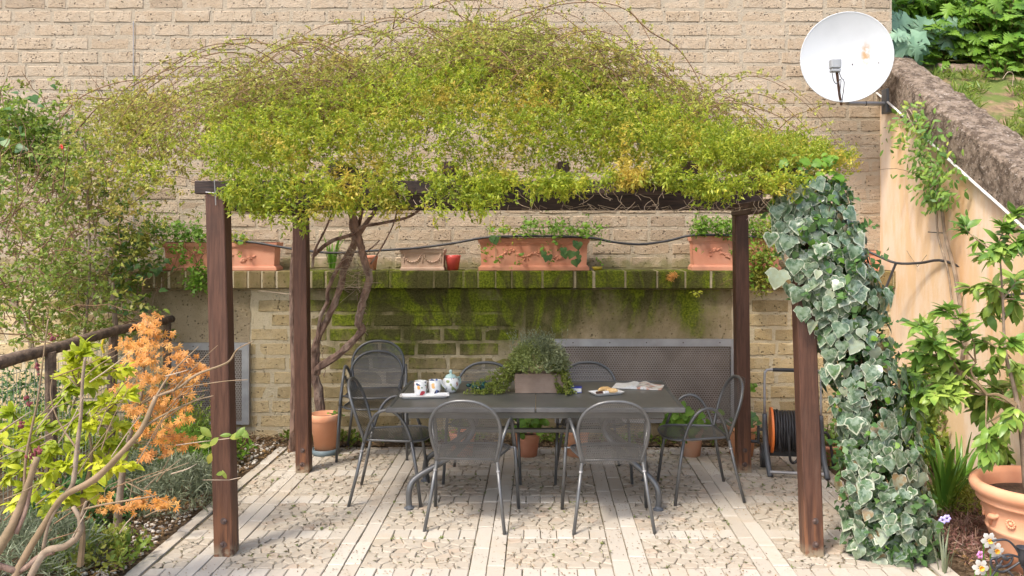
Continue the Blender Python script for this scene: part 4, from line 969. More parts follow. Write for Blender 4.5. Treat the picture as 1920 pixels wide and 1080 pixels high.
def palmate(nf=7, w=.105):
    out = [(0, 0)]
    for k in range(nf):
        a = math.radians(-110 + 220 * k / (nf - 1)); L = 1 - .38 * abs(k - (nf - 1) / 2) / ((nf - 1) / 2)
        d = (math.sin(a), math.cos(a)); q = (math.cos(a), -math.sin(a)); base = .22
        m = a - math.radians(110 / (nf - 1)); 
        out.append((.12 * math.sin(m), .12 * math.cos(m) + .05)); out.append((d[0] * L * .55 - q[0] * w, d[1] * L * .55 - q[1] * w + .05)); out.append((d[0] * L, d[1] * L + .05)); out.append((d[0] * L * .55 + q[0] * w, d[1] * L * .55 + q[1] * w + .05))
    return out[::1]
OUT_MAPLE = [(x, y) for (x, y) in palmate()][::-1]
def lobed(nl=5, w=.34):
    r = []; 
    for k in range(nl):
        y0 = .12 + .8 * k / nl; ww = w * math.sin(PI * min(.97, .25 + .75 * (k + .5) / nl)) + .03
        r += [(.07 + .1 * ww, y0), (ww * .85, y0 + .06), (ww, y0 + .11), (ww * .7, y0 + .14)]
    return [(0, 0), (.03, .05)] + r + [(.06, .95), (0, 1)] + [(-.06, .95)] + [(-x, y) for (x, y) in r[::-1]] + [(-.03, .05)]
OUT_LOBE = lobed()
LM = {}
def lv(key, out, mat, **k): LM[key] = [leaf_mesh(out, M[mat], cup=c_, droop=d_, **k) for (c_, d_) in ((.12, .1), (.3, .22), (-.1, .2), (.22, .38))]
lv('citrus', OUT_CIT, 'citrus'); lv('lime', OUT_CIT, 'lime'); lv('ivy', OUT_IVY, 'ivy', uv=True, c0=.3); LM['ivy'] += [leaf_mesh(OUT_IVY2, M['ivy'], cup=c_, droop=d_, uv=True, c0=.3) for (c_, d_) in ((.15, .15), (-.12, .3))]
lv('maple', OUT_MAPLE, 'orangeleaf', c0=.1); lv('round', OUT_ROUND, 'bright', c0=.35); lv('lobed', OUT_LOBE, 'bright', c0=.5); lv('arti', OUT_LOBE, 'arti', c0=.5); lv('midleaf', OUT_CIT, 'mid'); M['wallleaf'] = leafmat('wall_climber_leaf', (.10, .22, .04), (.28, .40, .06), (.45, .48, .08), (.6, .7), .35); lv('wallleaf', OUT_CIT, 'wallleaf'); lv('deepleaf', OUT_IVY, 'deep', c0=.3)

def frame(axis, nrm):
    y = Vector(axis).normalized(); z = Vector(nrm); z = (z - y * z.dot(y)); z = z.normalized() if z.length > 1e-4 else y.orthogonal().normalized(); x = y.cross(z)
    return Matrix(((x.x, y.x, z.x, 0), (x.y, y.y, z.y, 0), (x.z, y.z, z.z, 0), (0, 0, 0, 1)))
def put_leaves(specs, key, parent, limit=290, name='leaf', prefer=lambda p: p.y):
    """specs: (pos, axis, normal, size)"""
    specs = sorted(specs, key=lambda s: prefer(s[0]) - s[3] * 2); ms = LM[key]; rest = {}
    for k, (p, a, nr, sz) in enumerate(specs):
        i = random.randrange(len(ms)); Mx = Matrix.Translation(p) @ frame(a, nr) @ Matrix.Diagonal((sz * R(.85, 1.15), sz, sz, 1))
        if k < limit: link(name, ms[i], parent, Mx)
        else: rest.setdefault(i, []).append(np.array(Mx))
    if rest:
        VV = []; FF = []; UU = []; o = 0
        for i, mats in rest.items():
            me = ms[i]; co = np.empty(len(me.vertices) * 3); me.vertices.foreach_get('co', co); co = np.c_[co.reshape(-1, 3), np.ones(len(me.vertices))]
            fs = [tuple(p.vertices) for p in me.polygons]
            uvd = None
            if me.uv_layers: uvd = np.empty(len(me.loops) * 2); me.uv_layers[0].data.foreach_get('uv', uvd)
            for Mx in mats:
                VV.append((co @ Mx.T)[:, :3]); FF += [tuple(v + o for v in f) for f in fs]; o += len(co)
                if uvd is not None: UU.append(uvd)
        me = bpy.data.meshes.new('leaves'); me.from_pydata(np.concatenate(VV).tolist(), [], FF); me.materials.append(ms[0].materials[0]); me.polygons.foreach_set('use_smooth', [True] * len(FF))
        if UU: me.uv_layers.new(name='uv').data.foreach_set('uv', np.concatenate(UU))
        stuff(link('leaves', me, parent))

# ------------------------------------------------------------------ climbing rose over the pergola
rose = thing('climbing_rose', 'yellow green rambling rose mounded over the pergola', 'climbing plant', (-1.9, 7.3, 0))
Hx = np.array([-3.25, -3.0, -2.66, -2.1, -1.6, -1.16, -.6, -.22, .34, .9, 1.27, 1.6, 1.95, 2.1]); Hz = np.array([2.30, 2.62, 2.58, 2.64, 2.76, 2.94, 3.13, 3.14, 2.96, 2.72, 2.56, 2.50, 2.38, 2.25])
def ztop(x, y):
    h = np.interp(x, Hx, Hz); q = np.clip(1 - ((y - 6.25) / 1.5) ** 2, 0, 1) ** .55
    nz = np.array([mnoise.noise(Vector((a * 2.3, b_ * 1.4, 3.3))) + .5 * mnoise.noise(Vector((a * 6, b_ * 4, 9))) for a, b_ in zip(np.atleast_1d(x), np.atleast_1d(y))])
    return 2.18 + (h - 2.18) * q * (1 + .22 * nz)
def ndens(a, sc=1.7):
    return np.array([mnoise.noise(Vector((p[0] * sc, p[1] * sc, p[2] * sc))) for p in a])
N = 13500; xs = RNG.uniform(-2.7, 1.85, N); ysr = 4.86 + 2.5 * RNG.uniform(0, 1, N) ** 1.15; zt = ztop(xs, ysr)
zz = zt - np.abs(RNG.normal(0, .17, N)) + RNG.normal(0, .05, N); zz = np.maximum(zz, 2.12 + RNG.uniform(-.06, .12, N))
base = np.stack([xs, ysr, zz], 1); nd = ndens(base, 2.2) + .6 * ndens(base, 6.0)
left = (xs < -1.95); keep = (nd > -.38 + .25 * RNG.uniform(0, 1, N)) & ~(left & (RNG.uniform(0, 1, N) < .45 + .25 * (-1.95 - xs)))
keep &= ~((xs < -1.5) & (RNG.uniform(0, 1, N) < .45)); keep &= ~((zz > zt - .16) & (RNG.uniform(0, 1, N) < .5)); keep &= ~((zz < 2.30) & (xs > -.25) & (RNG.uniform(0, 1, N) < .88)); keep &= ~((ysr > 6.0) & (zz < zt - .1) & (RNG.uniform(0, 1, N) < .7)); keep &= ~((ysr > 6.5) & (RNG.uniform(0, 1, N) < .55)) 
base = base[keep]
N = 5600; xs = RNG.uniform(-1.95, 1.8, N); ysr = RNG.uniform(4.84, 5.9, N); zt = ztop(xs, ysr); lo = np.where(xs > -.25, 2.24, 2.13); zz = lo + (zt - lo) * RNG.uniform(0, 1, N); b2 = np.stack([xs, ysr, zz], 1)
base = np.concatenate([base, b2[ndens(b2, 3.5) + .5 * ndens(b2, 8) > -.25]])
dirs = np.stack([RNG.normal(0, .7, len(base)), RNG.normal(-.35, .5, len(base)), RNG.uniform(-.1, 1.1, len(base))], 1)
V1 = sprays(base, dirs, RNG.uniform(.05, .13, len(base)), 16, .0215, .0095, 1, .5)
# hanging fringe along the front edge
Bp = np.array([420, 470, 520, 570, 610, 680, 760, 850, 920, 960, 1050, 1120, 1250, 1330, 1400, 1480, 1560]); Bz = np.array([362, 380, 390, 415, 378, 362, 390, 388, 370, 334, 345, 320, 318, 352, 345, 335, 330])
px = RNG.uniform(420, 1540, 2300); by = np.interp(px, Bp, Bz) + RNG.normal(0, 7, len(px)); py = 320 + (by - 320 + 8) * RNG.uniform(0, 1, len(px)) ** .8; Yf = RNG.uniform(4.72, 4.92, len(px))
fb = np.stack([(px - PX) * Yf / F, Yf, CH - (py - PY) * Yf / F], 1); nd = ndens(fb, 5); fb = fb[nd > -.08]
V2 = sprays(fb, np.stack([RNG.normal(0, .5, len(fb)), RNG.normal(-.2, .3, len(fb)), RNG.normal(-.5, .6, len(fb))], 1), .08, 12, .027, .0105, 1, .3)
stuff(quads_np('foliage', np.concatenate([V1, V2]), M['rose'], rose))
canes = []
traced = [[(700, 230), (600, 130), (520, 85), (420, 85), (330, 120), (240, 180), (170, 240)], [(560, 160), (470, 105), (380, 105), (280, 165), (200, 235), (150, 300)], [(662, 130), (707, 81), (751, 44), (796, 19), (840, 2), (900, 2), (936, 15), (996, 26), (1040, 60)],
          [(860, 130), (899, 78), (955, 37), (996, 22), (1047, 9), (1103, 4), (1158, 11), (1196, 37), (1218, 74), (1240, 111), (1262, 150)], [(930, 90), (973, 74), (1029, 70), (1084, 74), (1140, 92), (1196, 122), (1251, 140), (1290, 170), (1330, 210)],
          [(980, 110), (1033, 100), (1084, 102), (1140, 111), (1196, 130), (1260, 175)], [(800, -20), (840, 2), (862, 30), (892, 63), (910, 107), (915, 160)], [(742, 20), (740, 37), (733, 74), (729, 122), (725, 170)], [(1380, 290), (1430, 262), (1458, 244), (1487, 218), (1517, 207), (1554, 192)],
          [(111, 225), (148, 185), (193, 163), (237, 152), (296, 148), (400, 142), (480, 160)], [(141, 248), (190, 195), (260, 155), (340, 125), (430, 130)], [(430, 75), (480, 75), (540, 110), (580, 150)], [(850, 140), (880, 60), (900, 10), (910, -20)], [(1400, 300), (1440, 270), (1500, 250), (1545, 235)],
          [(680, 160), (640, 110), (600, 80), (560, 75), (520, 100)], [(1000, 130), (1080, 125), (1160, 145), (1230, 185), (1300, 250)], [(560, 110), (640, 75), (700, 60), (760, 70)], [(1180, 20), (1220, 60), (1270, 90), (1310, 150), (1330, 220)]]
for l in traced:
    Yc = R(5.9, 6.7); canes.append(([P(a, b_, Yc + R(-.1, .1)) for (a, b_) in l], .0055))
for k in range(560):
    x0 = random.choice([R(-1.9, -.9), R(-1.2, .2), R(-.5, 1.0)]); y0 = R(5.4, 6.9); z0 = float(ztop(np.array([x0]), np.array([y0]))[0]) - R(.05, .3)
    dx = (R(-1.3, -.3) if x0 < -.9 or random.random() < .3 else R(.2, 1.2)) * (1 if x0 > -2.2 else .6); L = abs(dx)
    hgt = R(.10, .42) * L + .07; s0 = Vector((x0, y0, z0)); e0 = Vector((x0 + dx, y0 + R(-.5, .3), 0)); e0.z = float(ztop(np.array([e0.x]), np.array([e0.y]))[0]) - R(-.12, .22)
    canes.append(([s0.lerp(e0, t_ / 7) + Vector((0, 0, 4 * hgt * (t_ / 7) * (1 - t_ / 7) + R(-.01, .01))) for t_ in range(8)], R(.002, .0042)))
for k in range(330):      # vertical-ish shoots against the wall
    x0 = R(-2.7, 1.2); y0 = R(5.8, 7.0); z0 = float(ztop(np.array([x0]), np.array([y0]))[0]) - .15; L = R(.15, .5); lean = R(-.5, .5)
    canes.append(([Vector((x0, y0, z0)), Vector((x0 + lean * L * .4, y0, z0 + L * .6)), Vector((x0 + lean * L, y0 + R(-.05, .05), z0 + L))], R(.0018, .003)))
b = MB(); tips = []
for pts, r in canes:
    q, rr = catmull([Vector(p) for p in pts], [r] * len(pts), 3); b.tube(q, [r * (1 - .55 * i / len(q)) for i in range(len(q))], 4, cap=False)
    for i in range(1, len(q)):
        seg = q[i] - q[i - 1]; nn = max(1, int(seg.length / .05))
        for j in range(nn):
            if random.random() < .8: tips.append(q[i - 1] + seg * (j / nn))
stuff(b.obj('canes', M['twig'], rose))
tips = arr(tips); tips += RNG.normal(0, .006, tips.shape)
stuff(quads_np('young_leaves', sprays(tips, np.stack([RNG.normal(0, .6, len(tips)), RNG.normal(-.2, .5, len(tips)), RNG.uniform(-.2, 1, len(tips))], 1), .035, 9, .024, .011, 1.2, .5), M['rose_tip'], rose))
# bare hanging tendrils below the beam
b = MB()
for k in range(60):
    a = P(R(640, 1470), R(338, 385), 4.85); pts = [a]; p = a.copy(); dx = R(-.02, .02)
    for j in range(R(3, 7).__int__()): p = p + Vector((dx + R(-.025, .025), R(-.01, .01), -R(.005, .035))); pts.append(p.copy())
    b.tube(pts, .0016, 3, cap=False, smooth=2)
for k in range(50):
    a = P(R(1000, 1450), 396, 5.05); b.tube([a, a + Vector((R(-.06, .06), 0, R(.0, .04))), a + Vector((R(-.12, .12), 0, R(-.01, .03)))], .0014, 3, cap=False)
stuff(b.obj('tendrils', M['twig_pale'], rose))
# trunks
def trunk(l, Ya, Yb, r0, r1, name='trunk', mat='bark', par=rose, n=9, wob=.18):
    pts = [P(a, b_, Ya + (Yb - Ya) * k / (len(l) - 1)) for k, (a, b_) in enumerate(l)]; rs = [r0 + (r1 - r0) * k / (len(l) - 1) for k in range(len(l))]
    b = MB(); b.tube(pts, rs, n, smooth=4, wob=wob); return b.obj(name, M[mat], par, smooth=False)
trunk([(606, 850), (602, 790), (598, 740), (590, 700), (592, 660)], 7.42, 7.4, .045, .038)
trunk([(594, 700), (598, 689), (632, 667), (665, 636), (679, 617), (671, 606), (676, 583), (682, 556), (693, 525), (687, 500), (679, 472), (671, 442), (660, 400), (655, 360)], 7.4, 6.8, .032, .030)
trunk([(592, 680), (590, 650), (609, 608), (623, 580), (640, 533), (643, 511), (657, 478), (665, 450), (660, 417), (668, 370)], 7.42, 6.9, .030, .024)
trunk([(596, 660), (596, 636), (601, 594), (614, 567), (614, 547), (629, 511), (651, 475), (668, 440), (680, 390)], 7.38, 6.9, .018, .014)
trunk([(548, 850), (550, 800), (552, 700), (549, 600), (548, 520), (552, 470), (556, 440)], 7.3, 6.85, .035, .02)
trunk([(586, 480), (600, 468), (625, 450), (660, 440), (680, 425), (720, 418), (770, 405), (800, 380)], 7.0, 6.7, .018, .009)
trunk([(586, 500), (590, 470), (610, 430), (622, 400)], 7.0, 6.8, .012, .006); trunk([(695, 495), (715, 465), (738, 420), (745, 390)], 7.0, 6.8, .007, .005)
trunk([(672, 440), (700, 400), (712, 380)], 6.9, 6.7, .02, .012); trunk([(690, 470), (705, 458), (712, 450)], 6.9, 6.9, .006, .004)
b = MB()
for k in range(70):
    a = P(R(650, 690), R(415, 560), 7.0); b.tube([a, a + Vector((R(-.1, .1), R(-.08, .02), R(-.05, .06))), a + Vector((R(-.2, .2), R(-.1, .02), R(-.06, .08)))], .002, 3, cap=False)
stuff(b.obj('dead_twigs', M['twig_pale'], rose))
b = MB()     # loose flaking bark strips
for (x, y, Yb) in [(R(592, 612), R(600, 760), 7.35) for _ in range(30)] + [(R(668, 690), R(450, 640), 7.05) for _ in range(40)]:
    a = P(x, y, Yb); b.tube([a, a + Vector((R(-.02, .02), -.02, R(-.05, .05)))], .003, 3)
stuff(b.obj('bark_flakes', M['bark'], rose))

# ------------------------------------------------------------------ variegated ivy column
iv = thing('variegated_ivy', 'tall column of grey green variegated ivy beside the right post', 'ivy', (2.07, 4.95, 0))
path = [((1520, 345), 68), ((1520, 400), 74), ((1535, 440), 84), ((1560, 500), 80), ((1580, 560), 80), ((1603, 640), 72), ((1622, 720), 72), ((1640, 800), 72), ((1652, 860), 78), ((1660, 920), 84), ((1668, 980), 84), ((1675, 1030), 78)]
ptsv = [P(a[0], a[1], 4.95) for a, _ in path]; rad = [w * 4.95 / F for _, w in path]
pc, pr = catmull(ptsv, rad, 6); specs = []
for k in range(1350):
    i = random.randrange(len(pc) - 1); c = pc[i].lerp(pc[i + 1], random.random()); r = pr[i] * R(.72, 1.02); a = R(-PI, PI)
    if random.random() < .6: a = R(-PI * .95, -.05 * PI)     # more on the lit front
    d = Vector((math.cos(a), math.sin(a) * .8, 0)); p = c + d * r * (1 + .28 * mnoise.noise(Vector((c.z * 3.5, a, 0)))) + Vector((R(-.02, .02), R(-.03, .02), R(-.03, .03)))
    ax = Vector((0, 0, -1)) + d * R(-.1, .5) + Vector((R(-.7, .7), R(-.2, .2), R(-.1, .3))); nr = d * 1.0 + Vector((0, -.25, R(.1, .9))) + Vector((R(-.35, .35), R(-.3, .3), 0))
    specs.append((p, ax, nr, R(.035, .065) if random.random() < .4 else R(.062, .105)))
for (px_, py_, s_) in ((1460, 520, .12), (1455, 400, .09), (1480, 455, .1), (1490, 500, .1), (1470, 430, .09), (1500, 555, .1), (1505, 590, .09), (1445, 450, .09), (1720, 1010, .09), (1740, 950, .1), (1725, 900, .11), (1755, 990, .08)):
    specs.append((P(px_, py_ - 15, 4.82), (R(-.4, .2), -.1, -1), (R(-.2, .2), -1, .4), s_))
put_leaves(specs, 'ivy', iv, 300, prefer=lambda p: p.y)
b = MB()
for k in range(14):
    off = Vector((R(-.1, .1), R(-.1, .1), 0)); b.tube([p + off * r * 5 for p, r in zip(pc[::5], pr[::5])] + [pc[-1] + Vector((off.x, off.y, -.05))], .006, 5)
for k in range(160):
    i = random.randrange(len(pc)); a = pc[i]; b.tube([a, a + Vector((R(-.15, .15), R(-.2, .05), R(-.05, .1)))], .0025, 3, cap=False)
b.obj('stem', M['twig'], iv)
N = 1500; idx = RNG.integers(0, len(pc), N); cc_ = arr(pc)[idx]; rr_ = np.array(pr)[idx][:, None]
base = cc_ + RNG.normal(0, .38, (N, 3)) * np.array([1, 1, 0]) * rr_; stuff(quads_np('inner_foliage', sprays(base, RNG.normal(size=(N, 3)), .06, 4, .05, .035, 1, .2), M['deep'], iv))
sp2 = []
for k in range(60):
    i = random.randrange(len(pc)); a = R(-PI, 0); d = Vector((math.cos(a), math.sin(a) * .8, 0)); sp2.append((pc[i] + d * pr[i] * R(.9, 1.05), (R(-1, 1), R(-.5, 0), R(-.8, .6)), d + Vector((0, 0, .7)), R(.025, .045)))
put_leaves(sp2, 'round', iv, 60, 'young_leaf')
# green leaves on the pergola corner above
cor = thing('corner_climber', 'fresh green rounded leaves on the right corner of the pergola', 'climbing plant', (1.6, 4.95, 2.1)); sp = []
for k in range(75): sp.append((P(R(1490, 1570), R(285, 375), R(4.8, 5.0)), (R(-1, 1), R(-.6, .1), R(-.8, .5)), (R(-.5, .5), -.6, 1), R(.03, .06)))
for (a, b_) in ((1590, 390), (1540, 300), (1565, 295), (1478, 300), (1500, 297), (1560, 330), (1575, 350)): sp.append((P(a, b_, 4.85), (R(-1, 1), -.2, -.3), (0, -.8, .7), .07))
put_leaves(sp, 'round', cor, 100)
b = MB(); b.tube([P(1520, 330, 4.9), P(1560, 320, 4.9), P(1620, 322, 5.6), P(1680, 316, 6.6), P(1727, 330, 7.0)], .002, 4, smooth=3); b.obj('stem', M['twig'], cor)

# ------------------------------------------------------------------ branching helper
def grow(par, base, targets, r0, mat, forks=None, sag=.05, name='branch', minr=.0018, n=5):
    out = []
    for tg in targets:
        s0 = base if not forks else min(forks, key=lambda f: (f - tg).length + .2 * abs(f.z - base.z)); mid = s0.lerp(tg, .5) + Vector((R(-.05, .05), R(-.05, .05), R(-sag, sag) + .02))
        b = MB(); pts, rs = catmull([s0, mid, tg], [r0, r0 * .7, max(minr, r0 * .35)], 6); b.tube(pts, rs, n); b.obj(name, M[mat], par); out.append(pts)
    return out
def leaf_specs(paths, count, size, out_from=.35, droop=.2, up=.8, spread=.9, cluster=.35):
    sp = []
    for pts in paths:
        for k in range(count):
            t_ = 1 - (1 - out_from) * random.random() ** (1.6 if random.random() > cluster else 6); i = min(len(pts) - 1, int(t_ * (len(pts) - 1))); p = pts[i]
            d = (pts[-1] - pts[max(0, i - 2)]); d = d.normalized() if d.length > 0 else Vector((0, 0, 1))
            ax = d * .55 + Vector((R(-1, 1), R(-1, .7), R(-.7, .7) - droop)) * spread; sp.append((p + Vector((R(-.01, .01),) * 3), ax, Vector((R(-.5, .5), R(-.7, .2), up)), R(*size)))
    return sp
# citrus tree in the large pot
ct = thing('citrus_tree', 'lemon tree with glossy green leaves growing in the large pot', 'tree', (2.76, 4.85, .4))
tbase = Vector((2.77, 4.84, .38)); b = MB(); tpts = [tbase, P(1915, 800, 4.84), P(1900, 720, 4.9), P(1885, 660, 4.9), P(1880, 560, 4.95), P(1875, 480, 4.95)]; b.tube(tpts, [.022, .017, .012, .009, .007, .004], 8, smooth=3, wob=.05); b.obj('trunk', M['bark_pale'], ct, smooth=True)
tg = [(1770, 575), (1735, 600), (1720, 640), (1755, 640), (1800, 620), (1760, 690), (1720, 690), (1700, 705), (1800, 690), (1840, 640), (1850, 590), (1855, 540), (1870, 470), (1885, 420), (1905, 395), (1915, 450), (1900, 520), (1830, 700), (1870, 690), (1905, 640), (1750, 740), (1790, 750), (1830, 770), (1870, 750), (1905, 720), (1745, 770), (1850, 820), (1885, 800), (1810, 540), (1905, 580), (1860, 845), (1730, 720), (1840, 480), (1808, 420), (1705, 660), (1715, 600), (1700, 740), (1780, 720), (1860, 720), (1820, 740), (1780, 660), (1890, 860), (1850, 860), (1910, 690), (1700, 780)]
forks = [P(1905, 760, 4.85), P(1850, 740, 4.85), P(1885, 660, 4.9), P(1830, 680, 4.85), P(1800, 700, 4.9), P(1880, 560, 4.95), P(1875, 480, 4.95)]
grow(ct, forks[0], [forks[1]], .014, 'bark_olive'); grow(ct, forks[1], forks[3:5], .010, 'bark_olive'); grow(ct, forks[0], [P(1840, 800, 4.9)], .01, 'bark_olive')
paths = grow(ct, forks[0], [P(a, b_, R(4.6, 5.3)) for (a, b_) in tg], .0055, 'bark_olive', forks)
specs = leaf_specs(paths, 36, (.055, .12), .3, .15, .9, .8); specs = [s for s in specs if s[0].x < 3.12]
specs += [s for s in leaf_specs([paths[i] for i in (12, 13, 14, 35, 36)], 10, (.02, .045), .1)]
put_leaves(specs, 'citrus', ct, 300)
# strap-leaved plant
def strap_plant(base, n, L, w, label, mat='strap', lean=.6, name='strap_plant', cat='plant', group=None):
    th = thing(name, label, cat, base, group); m_ = M[mat]
    for k in range(n):
        a = R(0, 2 * PI); l = L * R(.6, 1.1); d = Vector((math.cos(a), math.sin(a), 0)); le = R(.25, 1) * lean; vs = []; side = Vector((-d.y, d.x, 0)); ns = 7
        p0 = base + d * R(0, .04)
        for j in range(ns + 1):
            u = j / ns; p = p0 + d * (l * le * u ** 1.5) + Vector((0, 0, l * (u - .55 * le * u ** 2.6))); ww = w * (1 - .85 * u ** 2.5) * .5 * (.6 + .4 * min(1, u * 4))
            p.z = max(p.z, base.z + .01); vs += [p - side * ww, p + Vector((0, 0, -ww * .5)), p + side * ww]
        b = MB(); b.add(vs, [(3 * j + i, 3 * j + i + 1, 3 * j + 4 + i, 3 * j + 3 + i) for j in range(ns) for i in (0, 1)]); b.obj('blade', m_, th, smooth=True)
strap_plant(G(1772, 965), 42, .62, .036, 'clump of arching strap leaves between the ivy and the big pot')
strap_plant(G(1800, 935), 24, .5, .032, 'second strap leaved clump, behind the rim of the big pot')
strap_plant(P(622, 505, 7.86), 12, .42, .028, 'upright strap leaved plant on the ledge behind the rose trunks', lean=.45)

# climber on the stucco wall
wc = thing('wall_climber', 'leafy climber on bare stems against the ochre stucco wall', 'climbing plant', (3.15, 6.6, 0))
def onwall(px, py, d=.05): Yw = F * (3.2 - d) / (px - PX); return P(px, py, Yw)
stem = [onwall(a, b_) for (a, b_) in ((1800, 700), (1808, 640), (1800, 570), (1788, 500), (1772, 440), (1765, 380), (1755, 330), (1735, 260), (1705, 205))]
b = MB(); b.tube(stem, [.017, .016, .015, .015, .013, .012, .010, .008, .005], 7, smooth=3); b.obj('stem', M['bark_pale'], wc)
b = MB(); b.tube([s + Vector((-.02, R(.03, .08), R(-.02, .02))) for s in stem[1:]], .008, 6, smooth=3); b.obj('stem', M['bark_pale'], wc)
sp = []
for k in range(620):
    t_ = random.random() ** .8; c = ((1705 + 60 * t_, 195 + 190 * t_)); wdt = 22 + 22 * math.sin(PI * min(1, t_ * 1.1)); sp.append((onwall(c[0] + random.gauss(0, wdt * .7), c[1] + random.gauss(0, 14), R(.03, .2)), (R(-1, .2), R(-1, .5), R(-1, .6)), (-.8, -.4, .5), R(.04, .075)))
put_leaves(sp, 'wallleaf', wc, 260)
b = MB(); b.tube([onwall(1700, 470, .02), onwall(1720, 500, .02), onwall(1738, 478, .02)], .002, 4); b.tube([onwall(1740, 435, .03), onwall(1770, 437, .03)], .004, 4)
tag(b.obj('support_wire', M['cable']), 'thin wire support pinned to the stucco wall', 'wire')

# terrace vegetation
def p_terr(b_): return b_[2] > 3.2
def leafy(name, label, cat, pts, key, size, base, limit=60, up=.7, mat=None, axf=None):
    th = thing(name, label, cat, base); sp = []; b = MB()
    if p_terr(base): pts = pts + [p + Vector((random.gauss(0, .12), random.gauss(0, .1), random.gauss(0, .12))) for p in pts for _ in (0, 1)]
    for p in pts:
        ax = axf(p) if axf else Vector((R(-1, 1), R(-1, 0), R(-.6, .4))); sp.append((p, ax, (R(-.4, .4), -.6, up), R(*size)))
        b.tube([Vector(base).lerp(p, R(.1, .5)), p], .004, 4, cap=False)
    put_leaves(sp, key, th, limit); b.obj('stem', M['twig_green'], th); return th
def cloud(px, py, sx, sy, Y, n, dy=.3): return [P(random.gauss(px, sx), random.gauss(py, sy), Y + R(-dy, dy)) for _ in range(n)]
aa = [P(1722, 40, 8.5) + Vector((0, 0, 0)) for _ in range(22)]
art = thing('artichoke_plant', 'blue green jagged artichoke leaves hanging by the dish', 'plant', P(1730, 30, 8.7)); sp = []
for k in range(24):
    a = PI + PI * random.random() + R(-.2, .2); d = Vector((math.cos(a), -.35, math.sin(a) * .8)); sp.append((P(1735 + R(-20, 20), 45 + R(-20, 15), R(8.3, 8.7)), d, (R(-.3, .3), -1, .6), R(.3, .5)))
sp.append((P(1738, 58, 8.0), (-.75, -.2, -.55), (0, -1, .6), .40)); sp.append((P(1712, 66, 7.9), (.15, -.2, -1), (0, -1, .6), .25)); sp.append((P(1700, 60, 7.95), (-.6, -.2, -.2), (0, -1, .6), .22))
put_leaves(sp, 'arti', art, 60)
for (px_, py_, sx, sy, Y, n_, key, size, lab, nm) in ((1800, 75, 40, 16, 8.6, 60, 'lobed', (.14, .26), 'lobed leaves hanging over the middle log', 'leafy_plant'), (1925, 110, 16, 16, 8.3, 36, 'round', (.08, .16), 'rounded leaves over the lowest log at the right edge', 'leafy_plant'), (1720, 15, 30, 18, 8.9, 60, 'lobed', (.14, .26), 'bright green lobed leaves behind the artichoke, above the dish', 'leafy_plant'), (1790, 30, 34, 24, 8.8, 90, 'lobed', (.14, .3), 'dense lobed leaves at the middle of the terrace', 'leafy_plant'),
                                              (1870, 55, 34, 32, 8.5, 110, 'lobed', (.12, .26), 'broad lobed leaves spilling over the terrace logs on the right', 'leafy_plant'), (1850, 5, 60, 16, 9.4, 110, 'round', (.12, .22), 'round leaved green plants along the top of the terrace', 'leafy_plant'), (1960, 50, 34, 40, 8.8, 90, 'lobed', (.14, .28), 'lobed leaves cut by the right edge of the photo', 'leafy_plant'), (1875, 120, 16, 10, 8.1, 26, 'lobed', (.09, .16), 'small lobed plant hanging in front of the lowest log', 'leafy_plant')):
    leafy(nm, lab, 'plant', cloud(px_, py_, sx, sy, Y, n_), key, size, P(px_, py_ + 60, Y + .1), 100)
N = 4500; xg = RNG.uniform(3.5, 5.6, N); yg = RNG.uniform(5.4, 8.1, N); base = np.stack([xg, yg, [slopez(a, b_) for a, b_ in zip(xg, yg)]], 1); base = base[ndens(base, 2.5) > -.05]
gr = quads_np('grass', sprays(base, np.stack([RNG.normal(0, .4, len(base)), RNG.normal(0, .4, len(base)), np.ones(len(base))], 1), .06, 4, .09, .012, .6, .2), M['weed']); stuff(gr); gr['label'] = 'short weedy grass on the terrace soil'
N = 3400; xg = RNG.uniform(3.35, 7, N); yg = RNG.uniform(9.15, 12, N); base = np.stack([xg, yg, [slopez(a, b_) + .1 for a, b_ in zip(xg, yg)]], 1)
u = quads_np('undergrowth', sprays(base, np.stack([RNG.normal(0, .4, N), RNG.normal(-.3, .4, N), np.ones(N)], 1), .3, 14, .1, .06, 1, .3), M['bright']); stuff(u); u['label'] = 'dense green undergrowth behind the terrace plants'
b = MB(); b.tube([P(1866, 30, 8.2), P(1862, 0, 8.2), P(1868, -30, 8.2)], .012, 5, smooth=2); tag(b.obj('flower_stalk', M['twig_green']), 'pale green upright stalk rising from the terrace leaves', 'stalk')
b = MB(); b.tube([P(1880, 148, 7.6), P(1890, 135, 7.6), P(1900, 140, 7.6), P(1898, 165, 7.6), P(1905, 175, 7.6), P(1912, 180, 7.6)], .003, 4, smooth=3); tag(b.obj('dry_stalk', M['twig_pale']), 'curled pale dry stalk on the terrace soil', 'stalk')

